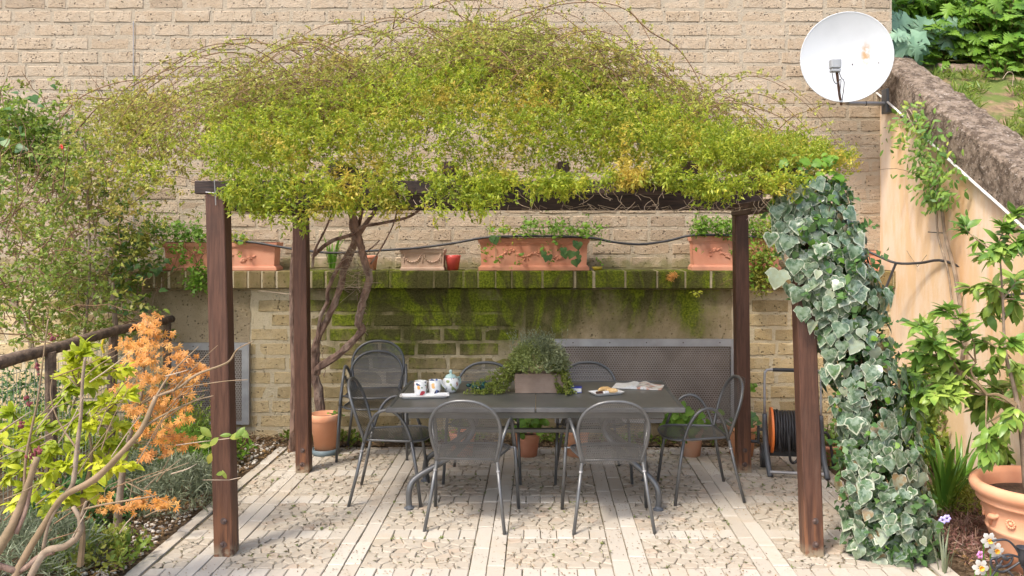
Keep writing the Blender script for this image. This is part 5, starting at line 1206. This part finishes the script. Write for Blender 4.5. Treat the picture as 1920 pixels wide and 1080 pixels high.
# ------------------------------------------------------------------ plants in ledge boxes
def box_plant(T_, xr, zr, n, label, key='round', size=(.025, .05), hang=0.0, yb=7.68, mat='bright', limit=120):
    _, cx, hw, zt_ = T_; th = thing('potted_plant', label, 'plant', (cx, 7.8, zt_), 'plants in the ledge boxes'); sp = []; b = MB()
    for k in range(n):
        x = cx + hw * R(*xr); z = zt_ + R(0, 1) ** .9 * zr * R(.4, 1); p = Vector((x, yb + R(-.06, .18), z))
        if random.random() < hang: p = Vector((x, yb - R(.03, .1), zt_ - R(.0, .24)))
        sp.append((p, (R(-1, 1), R(-1, .1), R(-.6, .5)), (R(-.5, .5), -.6, .9), R(*size)))
        if k % 3 == 0: b.tube([Vector((x, 7.8, zt_)), p], .002, 3, cap=False)
    put_leaves(sp, key, th, limit); b.obj('stem', M['twig_green'], th)
    bs = arr([s[0] for s in sp]); bs = np.repeat(bs, 2, 0) + RNG.normal(0, .025, (len(bs) * 2, 3)); stuff(quads_np('small_leaves', sprays(bs, RNG.normal(size=bs.shape) + [0, -.2, .4], .04, 5, .022, .014, 1, .5), M[mat], th)); return th
box_plant(tA, (-1.5, -.2), .26, 190, 'bright green bushy plant spilling from the left ledge box', hang=.2)
box_plant(tA, (-.1, .55), .1, 26, 'thin trailing sprig at the right of the left ledge box', hang=.1, mat='rose')
box_plant(tC, (-.9, -.3), .16, 30, 'sparse sprigs at the left of the middle ledge box', hang=.25, mat='rose')
box_plant(tC, (-.2, 1.25), .17, 110, 'geranium leaves along the right of the middle ledge box', hang=.16)
sp = thing('geranium', 'large dark geranium leaves hanging over the front of the middle box', 'plant', (tC[1] + .3, 7.6, 1.7)); l_ = []
for (a, b_) in ((1025, 482), (1080, 490), (1085, 460), (1060, 475), (1075, 478), (928, 452)): l_ += [(P(a + R(-6, 6), b_ - 8 + R(-5, 5), 7.6), (R(-.5, .5), -.3, -1), (R(-.2, .2), -1, .3), R(.05, .08)) for _ in range(3)]
put_leaves(l_, 'deepleaf', sp, 40)
box_plant(tD, (-.95, .1), .2, 120, 'dense low green plant at the left of the right ledge box', hang=.05)
box_plant(tD, (.05, .9), .24, 130, 'yellow green plant trailing between post and ivy from the right ledge box', hang=.4, mat='mid')
def tuft(px_, py_, Y, n, size, key, label, spread=(.1, .08, .1), nm='potted_plant', group='plants in the wall foot pots', lim=70):
    c = P(px_, py_, Y); return leafy(nm, label, 'plant', [c + Vector((random.gauss(0, spread[0]), random.gauss(0, spread[1]), random.gauss(0, spread[2]))) for _ in range(n)], key, size, c - Vector((0, 0, spread[2] * 1.4)), lim)
tuft(989, 795, 7.1, 60, (.05, .09), 'round', 'bright green leaves in the pot between the near chairs', (.075, .06, .04))
tuft(1282, 790, 7.1, 70, (.05, .1), 'round', 'green leaves in the pot under the right end chair', (.09, .06, .06))
tuft(1390, 795, 7.1, 36, (.04, .08), 'deepleaf', 'dark green leaves in the pot behind the back right post', (.08, .06, .05))
tuft(867, 785, 7.1, 30, (.04, .07), 'midleaf', 'leaves in the pot seen through the near left chair', (.08, .06, .05))
tuft(1550, 805, 6.9, 30, (.06, .12), 'citrus', 'long green leaves in the shallow bowl behind the front right post', (.07, .05, .05))
tuft(635, 775, 7.2, 12, (.02, .03), 'round', 'tiny green shoot in the orange pot by the rose', (.025, .03, .012))
tuft(1412, 720, 7.6, 8, (.03, .06), 'round', 'small green sprig on the wall right of the back post', (.015, .02, .03), group=None)
tuft(1305, 548, 7.6, 12, (.03, .05), 'lime', 'small yellow green tuft growing under the ledge', (.03, .02, .015))
o = tuft(1262, 520, 7.6, 7, (.05, .08), 'maple', 'single orange brown dried leaf cluster on the ledge front', (.02, .02, .015))

# ------------------------------------------------------------------ left side: rail fence
fe = thing('log_rail_fence', 'rustic log handrail on posts at the left', 'fence', (-3.25, 6, 0))
ra = [P(-120, 722, 4.6), P(0, 680, 5.07), P(120, 648, 5.7), P(215, 620, 6.4), P(322, 598, 7.5)]
b = MB(); b.tube(ra, [.042, .040, .037, .036, .033], 9, smooth=4, wob=.06); b.obj('rail', M['log'], fe, smooth=True)
for (px_, py_, Y) in ((213, 622, 6.4), (314, 604, 7.4), (95, 660, 5.5)):
    a = P(px_, py_, Y); b = MB(); b.tube([a, Vector((a.x + R(-.02, .02), a.y, .5)), Vector((a.x, a.y, -.02))], [.033, .036, .04], 8, wob=.06); b.obj('fence_post', M['log'], fe)
b = MB()
for k in range(64):
    Y = 4.6 + 2.9 * k / 64; x = -3.22 - .08 * (Y - 5) / 2.5; b.tube([(x, Y, .05), (x + R(-.01, .01), Y, 1.02)], .0022, 3, cap=False)
for k in range(10): z = .1 + k * .1; b.tube([(-3.21, 4.6, z), (-3.25, 6, z + R(-.01, .01)), (-3.3, 7.5, z)], .0022, 3, cap=False)
stuff(b.obj('wire_mesh', M['wire'], fe))
b = MB(); c = P(205, 640, 6.35); b.tube([c + Vector((.03, -.03, .05)), c + Vector((-.01, -.05, .03)), c + Vector((-.03, -.05, -.03)), c + Vector((-.02, -.04, -.08))], .009, 6, smooth=4); tag(b.obj('yellow_hose', simple('yellow_hose', (.7, .55, .03), rough=.4)), 'short loop of yellow hose on the rail post', 'hose')

# left climbers
def tangle(name, label, cat, base, region, n_st, mat_leaf, n_sp, leafL, leafW, Y, dY=.35, stemr=.004, mat_st='twig', nl=7, key=None, nkey=0, ksize=(.04, .07), horiz=.3):
    """region(): random (px, py)"""
    th = thing(name, label, cat, base); b = MB()
    for k in range(n_st):
        q = region(); p = P(q[0], q[1], Y + R(-dY, dY)); d = Vector((R(-.5, .5), R(-.2, .2), R(.2, 1))); 
        if random.random() < horiz: d = Vector((R(-1, 1), R(-.3, .3), R(-.2, .3)))
        L = R(.25, .7); pts = [p + d * L * (j / 5) + Vector((R(-.02, .02), R(-.02, .02), R(-.02, .02) - .12 * (j / 5) ** 2)) for j in range(6)]; b.tube(pts, [stemr * R(.8, 1.3) * (1 - .12 * j) for j in range(6)], 4, cap=False)
    stuff(b.obj('twigs', M[mat_st], th))
    base_ = arr([P(*region(), Y + R(-dY, dY)) for _ in range(n_sp)]); nd_ = ndens(base_, 3); base_ = base_[nd_ > -.15]
    stuff(quads_np('foliage', sprays(base_, np.stack([RNG.normal(0, .7, len(base_)), RNG.normal(-.3, .5, len(base_)), RNG.normal(.1, .7, len(base_))], 1), RNG.uniform(.05, .14, len(base_)), nl, leafL, leafW, 1, .5), M[mat_leaf], th))
    if key: put_leaves([(P(*region(), Y + R(-dY - .1, dY)), (R(-1, 1), R(-.6, .2), R(-1, .6)), (R(-.5, .5), -.5, .9), R(*ksize)) for _ in range(nkey)], key, th, 200)
    return th
gs = random.gauss
tangle('climbing_shrub', 'green leafy shrub at the upper left edge', 'shrub', P(30, 650, 7.0) * 1, lambda: (gs(40, 55), gs(262, 42)), 40, 'mid', 700, .045, .026, 7.2, .25, key='deepleaf', nkey=90, ksize=(.05, .09))
tangle('climbing_rose', 'tangled rose with yellowing leaves and bare stems left of the pergola', 'climbing plant', P(120, 800, 6.6), lambda: (gs(140, 62), R(270, 640)), 190, 'leftleaf', 1250, .040, .022, 7.0, .4, .004, key='midleaf', nkey=160)
tangle('climbing_rose', 'arching rose shoots hanging down just left of the left front post', 'climbing plant', P(230, 800, 6.4), lambda: (gs(250, 50), 180 + abs(gs(0, 90))), 120, 'rose_tip', 1500, .030, .014, 6.6, .35, .003, nl=9)
tangle('ivy', 'dark green ivy patch climbing the wall at the left end of the ledge', 'ivy', P(240, 560, 7.5), lambda: (gs(235, 30), gs(480, 75)), 20, 'mid', 260, .04, .03, 7.45, .12, key='deepleaf', nkey=110, ksize=(.04, .075))
tangle('trailing_ivy', 'small leaved green ivy hanging over the ledge left of the post', 'ivy', P(370, 540, 7.6), lambda: (gs(372, 12), R(495, 545)), 6, 'bright', 60, .03, .02, 7.58, .04, key='round', nkey=30, ksize=(.025, .045))
tangle('trailing_ivy', 'green ivy strands hanging over the ledge beside the back right post', 'ivy', P(1420, 540, 7.6), lambda: (gs(1425, 12), R(470, 545)), 6, 'mid', 120, .03, .02, 7.58, .04, key='round', nkey=40, ksize=(.025, .045))
tangle('bramble', 'bare brown bramble stems at the left edge', 'shrub', P(20, 800, 6.3), lambda: (gs(20, 50), R(330, 640)), 120, 'mid', 700, .035, .018, 6.2, .3, .005, key=None)
th = thing('dead_sapling', 'pale dead sapling trunks behind the log rail', 'tree', P(60, 700, 6.8))
for l, r in (([(60, 655), (45, 600), (25, 570), (0, 540)], .018), ([(155, 660), (165, 560), (168, 480), (163, 330), (160, 260)], .013), ([(217, 615), (212, 560), (212, 530)], .022), ([(60, 470), (100, 450), (150, 470), (170, 478)], .008), ([(0, 425), (60, 430), (120, 450), (165, 475)], .007), ([(90, 560), (130, 520), (160, 490)], .006), ([(72, 700), (55, 620), (30, 580), (50, 500)], .012)):
    b = MB(); b.tube([P(a, b_, 6.9) for (a, b_) in l], [r, *[r * .8] * (len(l) - 2), r * .5], 7, smooth=3); b.obj('trunk', M['bark_pale'], th)
b = MB(); c = P(117, 276, 6.9)
for k in range(7): a = 2 * PI * k / 7; b.ell(c + Vector((.012 * math.cos(a), -.01, .012 * math.sin(a))), .012, .006, .012, 6, 4)
tag(b.obj('red_flower', M['rosered'], smooth=True), 'single small red bloom in the left climber', 'flower')
b = MB(); b.tube([P(303, 520, 7.6), P(302, 540, 7.6), P(290, 552, 7.6), P(286, 570, 7.6)], .0035, 4, smooth=4); b.tube([P(485, 545, 6.9), P(545, 552, 6.8)], .003, 4); tag(b.obj('loose_string', M['twig_pale']), 'pale string hanging from the left of the ledge', 'string')

# lime shrub
ls = thing('lime_shrub', 'yellow green broad leaved shrub in the left bed', 'shrub', P(160, 1000, 4.3) * 1)
lb = Vector(P(150, 1060, 4.4)); fk = [P(150, 950, 4.3), P(90, 900, 4.2), P(165, 800, 4.2), P(200, 870, 4.3), P(60, 850, 4.2), P(150, 730, 4.25)]
grow(ls, lb, fk[:1], .018, 'bark_olive'); grow(ls, fk[0], fk[1:4], .012, 'bark_olive'); grow(ls, fk[2], [fk[5]], .009, 'bark_olive'); grow(ls, fk[1], [fk[4]], .009, 'bark_olive')
tg = [(165, 640), (130, 670), (190, 680), (150, 700), (215, 700), (180, 720), (230, 740), (130, 730), (200, 750), (160, 760), (240, 690), (110, 750), (90, 800), (60, 790), (20, 770), (10, 800), (30, 840), (70, 840), (120, 800), (180, 800), (220, 790), (140, 830), (40, 880), (90, 890), (150, 870), (200, 850), (245, 870), (110, 930), (60, 930), (10, 900), (170, 920), (230, 800), (160, 660), (200, 830), (80, 860), (20, 950), (175, 690), (145, 790), (225, 830), (185, 890), (130, 870), (100, 840), (35, 820), (15, 870), (115, 700), (250, 730), (215, 880), (140, 940), (90, 960), (35, 920)]
pa = grow(ls, lb, [P(a, b_, R(4.0, 4.5)) for (a, b_) in tg], .005, 'bark_olive', fk)
put_leaves(leaf_specs(pa, 28, (.038, .085), .35, .0, .8, .8), 'lime', ls, 300)
# orange maple
mp_ = thing('maple_tree', 'small orange leaved Japanese maple beside the left front post', 'tree', (-2.57, 5.2, 0))
mb = Vector((-2.57, 5.2, 0)); b = MB(); mt_ = [mb, P(222, 960, 5.2), P(228, 900, 5.2), P(240, 830, 5.15), P(262, 760, 5.1), P(270, 690, 5.1)]; b.tube(mt_, [.026, .024, .02, .015, .011, .006], 7, smooth=3, wob=.06); b.obj('trunk', M['bark_pale'], mp_, smooth=True)
tg = [(270, 600), (285, 610), (300, 620), (262, 640), (290, 650), (275, 675), (320, 690), (340, 670), (300, 700), (260, 700), (345, 655), (310, 735), (280, 730), (340, 720), (360, 700), (372, 690), (380, 680), (330, 760), (300, 760), (350, 740), (270, 770), (310, 790), (345, 780), (330, 820), (290, 810), (310, 840), (280, 590), (250, 720), (180, 960), (200, 945), (300, 940), (320, 945), (275, 935), (240, 950), (240, 640), (250, 665), (232, 690), (360, 715), (250, 760), (262, 800), (290, 780), (240, 730), (320, 805), (345, 820), (355, 830), (285, 845)]
fk = [mt_[2], mt_[3], mt_[4], mt_[5], P(300, 740, 5.1), P(330, 720, 5.0)]
grow(mp_, mt_[4], fk[4:], .007, 'bark_olive'); pa = grow(mp_, mb, [P(a, b_, R(4.95, 5.35)) for (a, b_) in tg], .0035, 'bark_olive', fk)
sp = []
for pts in pa:
    for k in range(14):
        p = pts[-1 - random.randrange(3)] + Vector((gs(0, .042), gs(0, .05), gs(-.01, .016))); sp.append((p, (R(-.8, .8), R(-.7, .2), R(-1.1, -.1)), (R(-.4, .4), -.9, .7), R(.028, .044)))
put_leaves(sp, 'maple', mp_, 300)
# foreground bare shrub
fs_ = thing('bare_shrub', 'thick smooth bare branches with crimson buds in the left foreground', 'shrub', P(60, 1200, 3.1))
for l, r, mt in (([(20, 1100), (41, 1054), (81, 987), (118, 932), (178, 898), (237, 839), (267, 802), (293, 743)], (.017, .010), 'bark_olive'), ([(293, 743), (333, 728), (370, 702), (426, 680), (445, 655), (475, 640)], (.007, .002), 'bark_olive'), ([(293, 743), (310, 715), (330, 690), (372, 650)], (.005, .002), 'bark_olive'), ([(-30, 1060), (0, 1024), (22, 987), (44, 935), (70, 858)], (.022, .014), 'bark_olive'), ([(125, 925), (137, 905), (144, 847), (152, 773), (155, 710), (160, 670)], (.011, .005), 'bark_pale'),
                 ([(40, 1120), (60, 1075), (85, 1035), (122, 1024), (148, 1002), (150, 975), (137, 950)], (.018, .009), 'bark_pale'), ([(-20, 1055), (0, 1061), (37, 1069), (74, 1043), (100, 1035)], (.014, .010), 'bark'), ([(81, 1030), (92, 980), (115, 940)], (.009, .006), 'bark_pale'), ([(270, 800), (300, 782), (333, 765), (370, 750), (400, 742)], (.006, .002), 'bark_olive'), ([(44, 960), (48, 865), (60, 800), (70, 754), (80, 680), (90, 600)], (.006, .003), 'bark_olive'), ([(30, 1000), (50, 950), (58, 900), (60, 870)], (.010, .006), 'bark'),
                 ([(150, 775), (120, 800), (60, 830), (0, 860)], (.004, .002), 'bark_pale'), ([(150, 850), (110, 790), (95, 740), (100, 700)], (.004, .002), 'bark_olive'), ([(155, 955), (200, 945), (260, 935), (290, 930)], (.004, .003), 'bark_olive'), ([(340, 727), (420, 715), (465, 712)], (.0025, .0012), 'bark_olive'), ([(152, 970), (160, 945), (163, 940)], (.006, .005), 'bark_pale'), ([(0, 810), (30, 790), (60, 770)], (.004, .002), 'bark_pale')):
    b = MB(); n_ = len(l); b.tube([P(a, b_, 3.1 + .04 * math.sin(a * .02)) for (a, b_) in l], [(r[0] + (r[1] - r[0]) * k / (n_ - 1)) * R(.78, .98) for k in range(n_)], 8, smooth=6, wob=.09); b.obj('branch', M[mt], fs_, smooth=True)
for k in range(34):     # thin side twigs
    a, b_ = R(0, 330), R(700, 1040); d = R(.3, 1.2); L = R(40, 130); b = MB(); b.tube([P(a, b_, 3.1), P(a + L * .5 * math.cos(d) + R(-6, 6), b_ - L * .5 * math.sin(d), 3.1 + R(-.05, .05)), P(a + L * math.cos(d), b_ - L * math.sin(d) + R(-8, 8), 3.1)], [.0026, .002, .001], 5, smooth=3); b.obj('twig', M[random.choice(('twig_pale', 'bark_olive', 'twig'))], fs_)
for (a, b_) in ((70, 842), (60, 852), (52, 750), (70, 690), (98, 632), (42, 795)):
    c = P(a, b_, 3.08); b = MB()
    for k in range(9): b.ell(c + Vector((gs(0, .009), gs(0, .009), gs(0, .009))), R(.003, .006), R(.003, .005), R(.004, .011), 6, 4, M=Matrix.Rotation(R(0, 3), 4, 'Y'))
    b.obj('bud', M['bud'], fs_)
th = thing('slender_weed', 'thin shoot with narrow green leaves across the left front post', 'plant', P(400, 860, 4.6)); sp = []
b = MB(); b.tube([P(330, 835, 4.6), P(380, 828, 4.6), P(430, 822, 4.6), P(460, 815, 4.6)], .0025, 4, smooth=3); b.tube([P(380, 900, 4.6), P(430, 900, 4.6), P(452, 895, 4.6)], .002, 4); b.obj('stem', M['twig_pale'], th)
for (a, b_) in ((385, 815), (390, 870), (395, 835), (410, 820), (430, 822), (435, 815), (450, 805), (460, 800), (455, 820), (405, 890), (425, 898), (375, 800)): sp.append((P(a, b_, 4.58), (R(-1, 1), -.2, R(-.8, .8)), (0, -1, .4), R(.05, .09)))
put_leaves(sp, 'midleaf', th, 30)

# grey lavender-like bushes, low plants in the left bed
def bush(px_, py_, r, h, n, label, mat='grey', L=.055, w=.006, nl=10, name='lavender_bush', cat='shrub', group=None, up=1.0):
    g = G(px_, py_); th = thing(name, label, cat, (g.x, g.y, 0), group); a = RNG.uniform(0, 2 * PI, n); q = RNG.uniform(0, 1, n) ** .5; 
    base = np.stack([g.x + r * q * np.cos(a), g.y + r * q * np.sin(a), h * (1 - q ** 2) * RNG.uniform(.35, 1, n) + .02], 1)
    dirs = np.stack([q * np.cos(a), q * np.sin(a), up * np.ones(n)], 1) + RNG.normal(0, .3, (n, 3)); stuff(quads_np('foliage', sprays(base, dirs, RNG.uniform(.06, .13, n), nl, L, w, .8, .3), M[mat], th))
    b = MB()
    for k in range(24): i = random.randrange(n); b.tube([(g.x, g.y, 0), tuple(base[i])], .003, 3, cap=False)
    b.obj('stem', M['twig'], th)
bush(330, 955, .26, .26, 420, 'silvery grey bush nearest the left front post'); bush(290, 925, .26, .33, 400, 'taller grey green bush behind the silvery one', 'grey'); bush(370, 930, .18, .2, 200, 'small silver tuft just behind the left front post')
bush(330, 905, .25, .42, 420, 'feathery bright green bush below the orange maple leaves', 'bright', .05, .006, 12, 'feathery_bush'); bush(250, 900, .3, .38, 300, 'dark leafy bush under the lime shrub', 'mid', .035, .018, 7, 'leafy_bush'); bush(140, 985, .3, .22, 300, 'low dark green ground plants under the lime shrub', 'deep', .05, .025, 6, 'low_plant')
bush(60, 1075, .3, .28, 420, 'pale grey green bush at the lower left corner', 'grey', .08, .006, 8); bush(180, 1060, .22, .10, 160, 'low green seedlings by the front of the left bed', 'mid', .04, .02, 6, 'low_plant'); bush(60, 900, .5, .5, 420, 'mixed green bush behind the lime shrub at the far left', 'mid', .04, .02, 7, 'leafy_bush')
bush(40, 860, .5, .75, 420, 'green bush seen through the wire mesh under the rail', 'deep', .04, .02, 7, 'leafy_bush'); bush(370, 870, .3, .5, 300, 'brown green shrub behind the left front post', 'mid', .03, .01, 8, 'leafy_bush'); bush(420, 870, .16, .22, 60, 'young green sprig at the wall foot left of the panel edge', 'bright', .05, .025, 6, 'low_plant')
bush(300, 860, .4, .62, 420, 'dull green shrub behind the maple, before the vent panel', 'mid', .03, .012, 8, 'leafy_bush')
# right bed
bush(1725, 870, .3, .75, 420, 'yellow green leafy bush between the ivy and the stucco wall', 'mid', .05, .03, 7, 'leafy_bush'); bush(1790, 960, .18, .10, 140, 'low green and brown ground plants beside the big pot', 'mid', .04, .01, 6, 'low_plant'); bush(1850, 870, .25, .5, 260, 'bright low bush behind the big pot', 'bright', .06, .03, 6, 'leafy_bush'); bush(1600, 870, .25, .12, 120, 'low weeds behind the ivy column', 'mid', .04, .02, 6, 'low_plant')
bush(1660, 1045, .13, .07, 60, 'dark ivy seedlings at the foot of the ivy column', 'deep', .06, .045, 4, 'low_plant')
strap_plant(G(1770, 1075), 10, .3, .012, 'narrow grass like blades in front of the daffodils', 'grey', name='grass_tuft')
# fleshy pinkish trailing succulent
g = G(1790, 1010); N = 700; base = np.stack([g.x + RNG.normal(.12, .2, N), g.y + RNG.normal(-.05, .22, N), RNG.uniform(.01, .05, N)], 1); base = base[(base[:, 0] > 2.3) & (base[:, 0] < 3.15)]
o = quads_np('dry_groundcover', sprays(base, RNG.normal(size=base.shape) * [1, 1, .3], .06, 5, .06, .006, 1, .2), leafmat('pinkish_stem', (.25, .1, .09), (.42, .3, .2), trans=.1)); stuff(o); o['label'] = 'dry reddish stems covering the soil by the big pot'
for (px_, py_, lab, mt) in ((1767, 975, 'pale violet flower left of the big pot', 'purple'), (1775, 972, 'second violet bloom touching the first', 'purple'), (1838, 1040, 'small pink flower beside the daffodils', 'pink')):
    c = P(px_, py_, 4.75); c.z = max(c.z, .06); b = MB()
    for k in range(6): a = 2 * PI * k / 6; b.ell(c + Vector((.014 * math.cos(a), -.004, .014 * math.sin(a))), .010, .004, .010, 6, 4)
    tag(b.obj('small_flower', M[mt], smooth=True), lab, 'flower')
# daffodils
for (px_, py_, Y, lab) in ((1854, 1013, 4.2, 'uppermost white daffodil with an orange centre'), (1867, 1032, 4.25, 'right hand white daffodil just under the uppermost one'), (1838, 1064, 4.1, 'lowest white daffodil at the bottom edge')):
    c = P(px_, py_, Y); th = thing('daffodil', lab, 'flower', (c.x, c.y + .05, 0), 'white daffodils'); tilt = R(-.2, .2)
    for k in range(6):
        a = 2 * PI * k / 6 + tilt; d = Vector((math.cos(a), -.1, math.sin(a))); s_ = Vector((-math.sin(a), 0, math.cos(a))); vs = [c + d * .006, c + d * .018 + s_ * .013 + Vector((0, -.003, 0)), c + d * .034 + s_ * .012, c + d * .042 + Vector((0, .004, 0)), c + d * .034 - s_ * .012, c + d * .018 - s_ * .013 + Vector((0, -.003, 0)), c + d * .022 + Vector((0, -.005, 0))]
        b = MB(); b.add(vs, [(0, 1, 6), (1, 2, 6), (2, 3, 6), (3, 4, 6), (4, 5, 6), (5, 0, 6)]); b.obj('petal', M['petal'], th, smooth=True)
    b = MB(); n_ = 14; vs = []
    for (r_, y_) in ((.002, -.001), (.009, -.003), (.013, -.014), (.011, -.013), (.006, -.004)): vs += [(c.x + r_ * (1 + .1 * math.sin(5 * 2 * PI * k / n_)) * math.cos(2 * PI * k / n_), c.y + y_ - .004, c.z + r_ * (1 + .1 * math.sin(5 * 2 * PI * k / n_)) * math.sin(2 * PI * k / n_)) for k in range(n_)]
    b.add(vs, [(i * n_ + k, i * n_ + (k + 1) % n_, (i + 1) * n_ + (k + 1) % n_, (i + 1) * n_ + k) for i in range(4) for k in range(n_)]); b.obj('corona', M['corona'], th, smooth=True)
    b = MB(); b.tube([c + Vector((0, .004, 0)), c + Vector((0, .03, -.01)), c + Vector((0, .05, -.06)), Vector((c.x + .01, c.y + .06, 0))], .004, 6, smooth=4); b.obj('stem', M['strap'], th)
    for k in range(4):
        a = R(-.08, .08); b = MB(); p0 = Vector((c.x + a * .4, c.y + .06, 0)); tp = Vector((c.x + a * 1.6, c.y + R(.02, .1), R(.12, .2))); b.add([p0 + Vector((-.006, 0, 0)), p0 + Vector((.006, 0, 0)), p0.lerp(tp, .6) + Vector((.006, 0, .02)), tp, p0.lerp(tp, .6) + Vector((-.006, 0, .02))], [(0, 1, 2, 4), (4, 2, 3)]); b.obj('blade', M['strap'], th)
# wrought iron candle holder
c0 = P(1915, 1045, 4.0); ir = thing('iron_candle_holder', 'black wrought iron scroll holder with a cup, cut by the right edge', 'candle holder', (c0.x, c0.y, 0))
b = MB(); b.lathe([(.001, -.05), (.018, -.05), (.022, 0), (.026, .025), (.032, .03), (.028, .032), (.018, .01), (.001, .01)], 18, tuple(P(1918, 1038, 4.0))); b.obj('cup', M['iron'], ir, smooth=True)
for l in ([(1860, 1014), (1885, 1012), (1900, 1022), (1912, 1040)], [(1912, 1045), (1890, 1040), (1868, 1048), (1875, 1062), (1892, 1058), (1898, 1045), (1885, 1048)], [(1915, 1052), (1900, 1062), (1880, 1072), (1862, 1066), (1858, 1050), (1870, 1045)], [(1918, 1050), (1922, 1080), (1925, 1140)], [(1915, 1060), (1930, 1075), (1955, 1070), (1965, 1050)], [(1890, 1070), (1905, 1085), (1918, 1090)], [(1880, 1050), (1860, 1080), (1850, 1100)]):
    b = MB(); b.tube([P(a, b_, 4.0) for (a, b_) in l], .0055, 6, smooth=5); b.obj('scroll', M['iron'], ir, smooth=True)
b = MB(); b.ell(P(1885, 1047, 3.98), .02, .005, .01, 8, 5, M=Matrix.Rotation(.5, 4, 'Y')); b.ell(P(1873, 1062, 3.98), .018, .005, .01, 8, 5, M=Matrix.Rotation(-.3, 4, 'Y')); b.obj('iron_leaf', M['iron'], ir, smooth=True)
b = MB(); c1 = P(1925, 1140, 4.0); b.tube([P(1925, 1080, 4.0), Vector((c1.x, 4.0, .01))], .008, 7); b.lathe([(.001, 0), (.06, 0), (.06, .008), (.01, .02)], 18, (c1.x, 4.0, .01)); b.obj('base', M['iron'], ir)

# ------------------------------------------------------------------ litter, gravel, weeds in joints
def flat_stuff(name, label, pts, L, w, mat, tilt=.25, zl=.012):
    N = len(pts); ax = np.stack([RNG.normal(size=N), RNG.normal(size=N), RNG.normal(0, tilt, N)], 1); V = leaf_quads(pts, ax, RNG.uniform(.6, 1.3, N) * L, w * RNG.uniform(.6, 1.3, N), .2, 1.5)
    V[:, :, 2] = np.maximum(V[:, :, 2], zl * .6); o = quads_np(name, V, mat); stuff(o); o['label'] = label; return o
N = 7500; pts = np.stack([RNG.uniform(gx0, gx1, N), RNG.uniform(4.0, 7.7, N), np.full(N, .010)], 1); nd = ndens(pts, 2.0); pts = pts[(nd > -.1) | (pts[:, 1] > 7.2)]
flat_stuff('leaf_litter', 'small dry leaf fragments scattered on the paving', pts, .015, .006, M['dead'])
N = 2600; pts = np.stack([RNG.uniform(-2.9, 3.1, N), 7.75 - np.abs(RNG.normal(0, .25, N)), RNG.uniform(.01, .04, N)], 1); flat_stuff('leaf_litter', 'drift of dry leaves along the foot of the wall', pts, .04, .02, M['dead'])
N = 2200; pts = np.stack([-2.26 - np.abs(RNG.normal(0, .45, N)), RNG.uniform(4, 7.7, N), RNG.uniform(.02, .05, N)], 1); flat_stuff('leaf_litter', 'dry leaves on the left flower bed', pts, .035, .018, M['dead'])
N = 900; pts = np.stack([RNG.uniform(2.3, 3.15, N), RNG.uniform(4, 7.7, N), RNG.uniform(.02, .05, N)], 1); flat_stuff('leaf_litter', 'dry leaves on the right flower bed', pts, .035, .018, M['dead'])
wl = []
for q in stones:
    for p in q[::2]:
        if p[1] > 4.2 and random.random() < .4: wl.append((p[0], p[1], .011))
flat_stuff('joint_debris', 'dark bits of leaf and moss caught between the small stones', np.array(wl), .026, .010, M['moss_bits'])
wp = []
for q in random.sample(stones, 330) + random.sample(tiles, 30): 
    p = q[0]
    if p[1] > 4.2 : wp += [(p[0] + gs(0, .006), p[1] + gs(0, .006), .006) for _ in range(random.choice((1, 1, 2, 4)))]
wp = np.array(wp); o = quads_np('joint_weeds', sprays(wp, np.stack([RNG.normal(0, .6, len(wp)), RNG.normal(0, .6, len(wp)), np.full(len(wp), .6)], 1), .008, 4, .013, .005, 1, 1), M['weed']); stuff(o); o['label'] = 'tiny weeds growing in the paving joints'
N = 500; pts = np.stack([RNG.uniform(-2.3, 3, N), 7.7 - np.abs(RNG.normal(0, .12, N)), np.full(N, .02)], 1); pts = pts[ndens(pts, 2) > .0]
o = quads_np('wall_weeds', sprays(pts, np.stack([RNG.normal(0, .5, len(pts)), RNG.normal(-.3, .4, len(pts)), np.ones(len(pts))], 1), .06, 6, .04, .022, 1, .6), M['weed']); stuff(o); o['label'] = 'green weeds along the foot of the mossy wall'
# gravel in the left bed
b = MB()
for k in range(900):
    Y = R(4.2, 7.6); x = -2.28 - abs(gs(0, .16)) if k % 3 else -2.3 - abs(gs(0, .5)); r = R(.006, .018); b.ell((x, Y, r * .5 + .012), r, r * R(.6, 1), r * .6, 5, 3, M=Matrix.Rotation(R(0, 3), 4, 'Z'))
o = b.obj('gravel', simple('white_gravel', (.6, .56, .5), (.42, .36, .28), 30, .9, .2, coord='world')); stuff(o); o['label'] = 'whitish gravel along the edge of the left bed'
b = MB()
for (a, b_, r, wh) in ((1222, 852, .03, 'leftmost of the four by the right end chair'), (1236, 850, .045, 'largest of the four by the right end chair'), (1249, 849, .03, 'between the largest and the pot'), (1262, 846, .04, 'nearest the pot under the right end chair'), (760, 850, .03, 'alone behind the left end chair')):
    g = G(a, b_); b = MB(); b.ell((g.x, g.y, .012), r, r * .7, .018, 7, 4, M=Matrix.Rotation(R(0, 3), 4, 'Z')); tag(b.obj('rock', M['slab'], smooth=False), 'small pale loose stone, ' + wh, 'stone', 'loose stones at the wall foot')
for o in bpy.data.objects:
    if '_abs' in o.keys(): del o['_abs']
print('objects', len(bpy.data.objects), 'tris', sum(sum(len(p.vertices) - 2 for p in m.polygons) for m in bpy.data.meshes if m.users and len(m.polygons) < 5000))
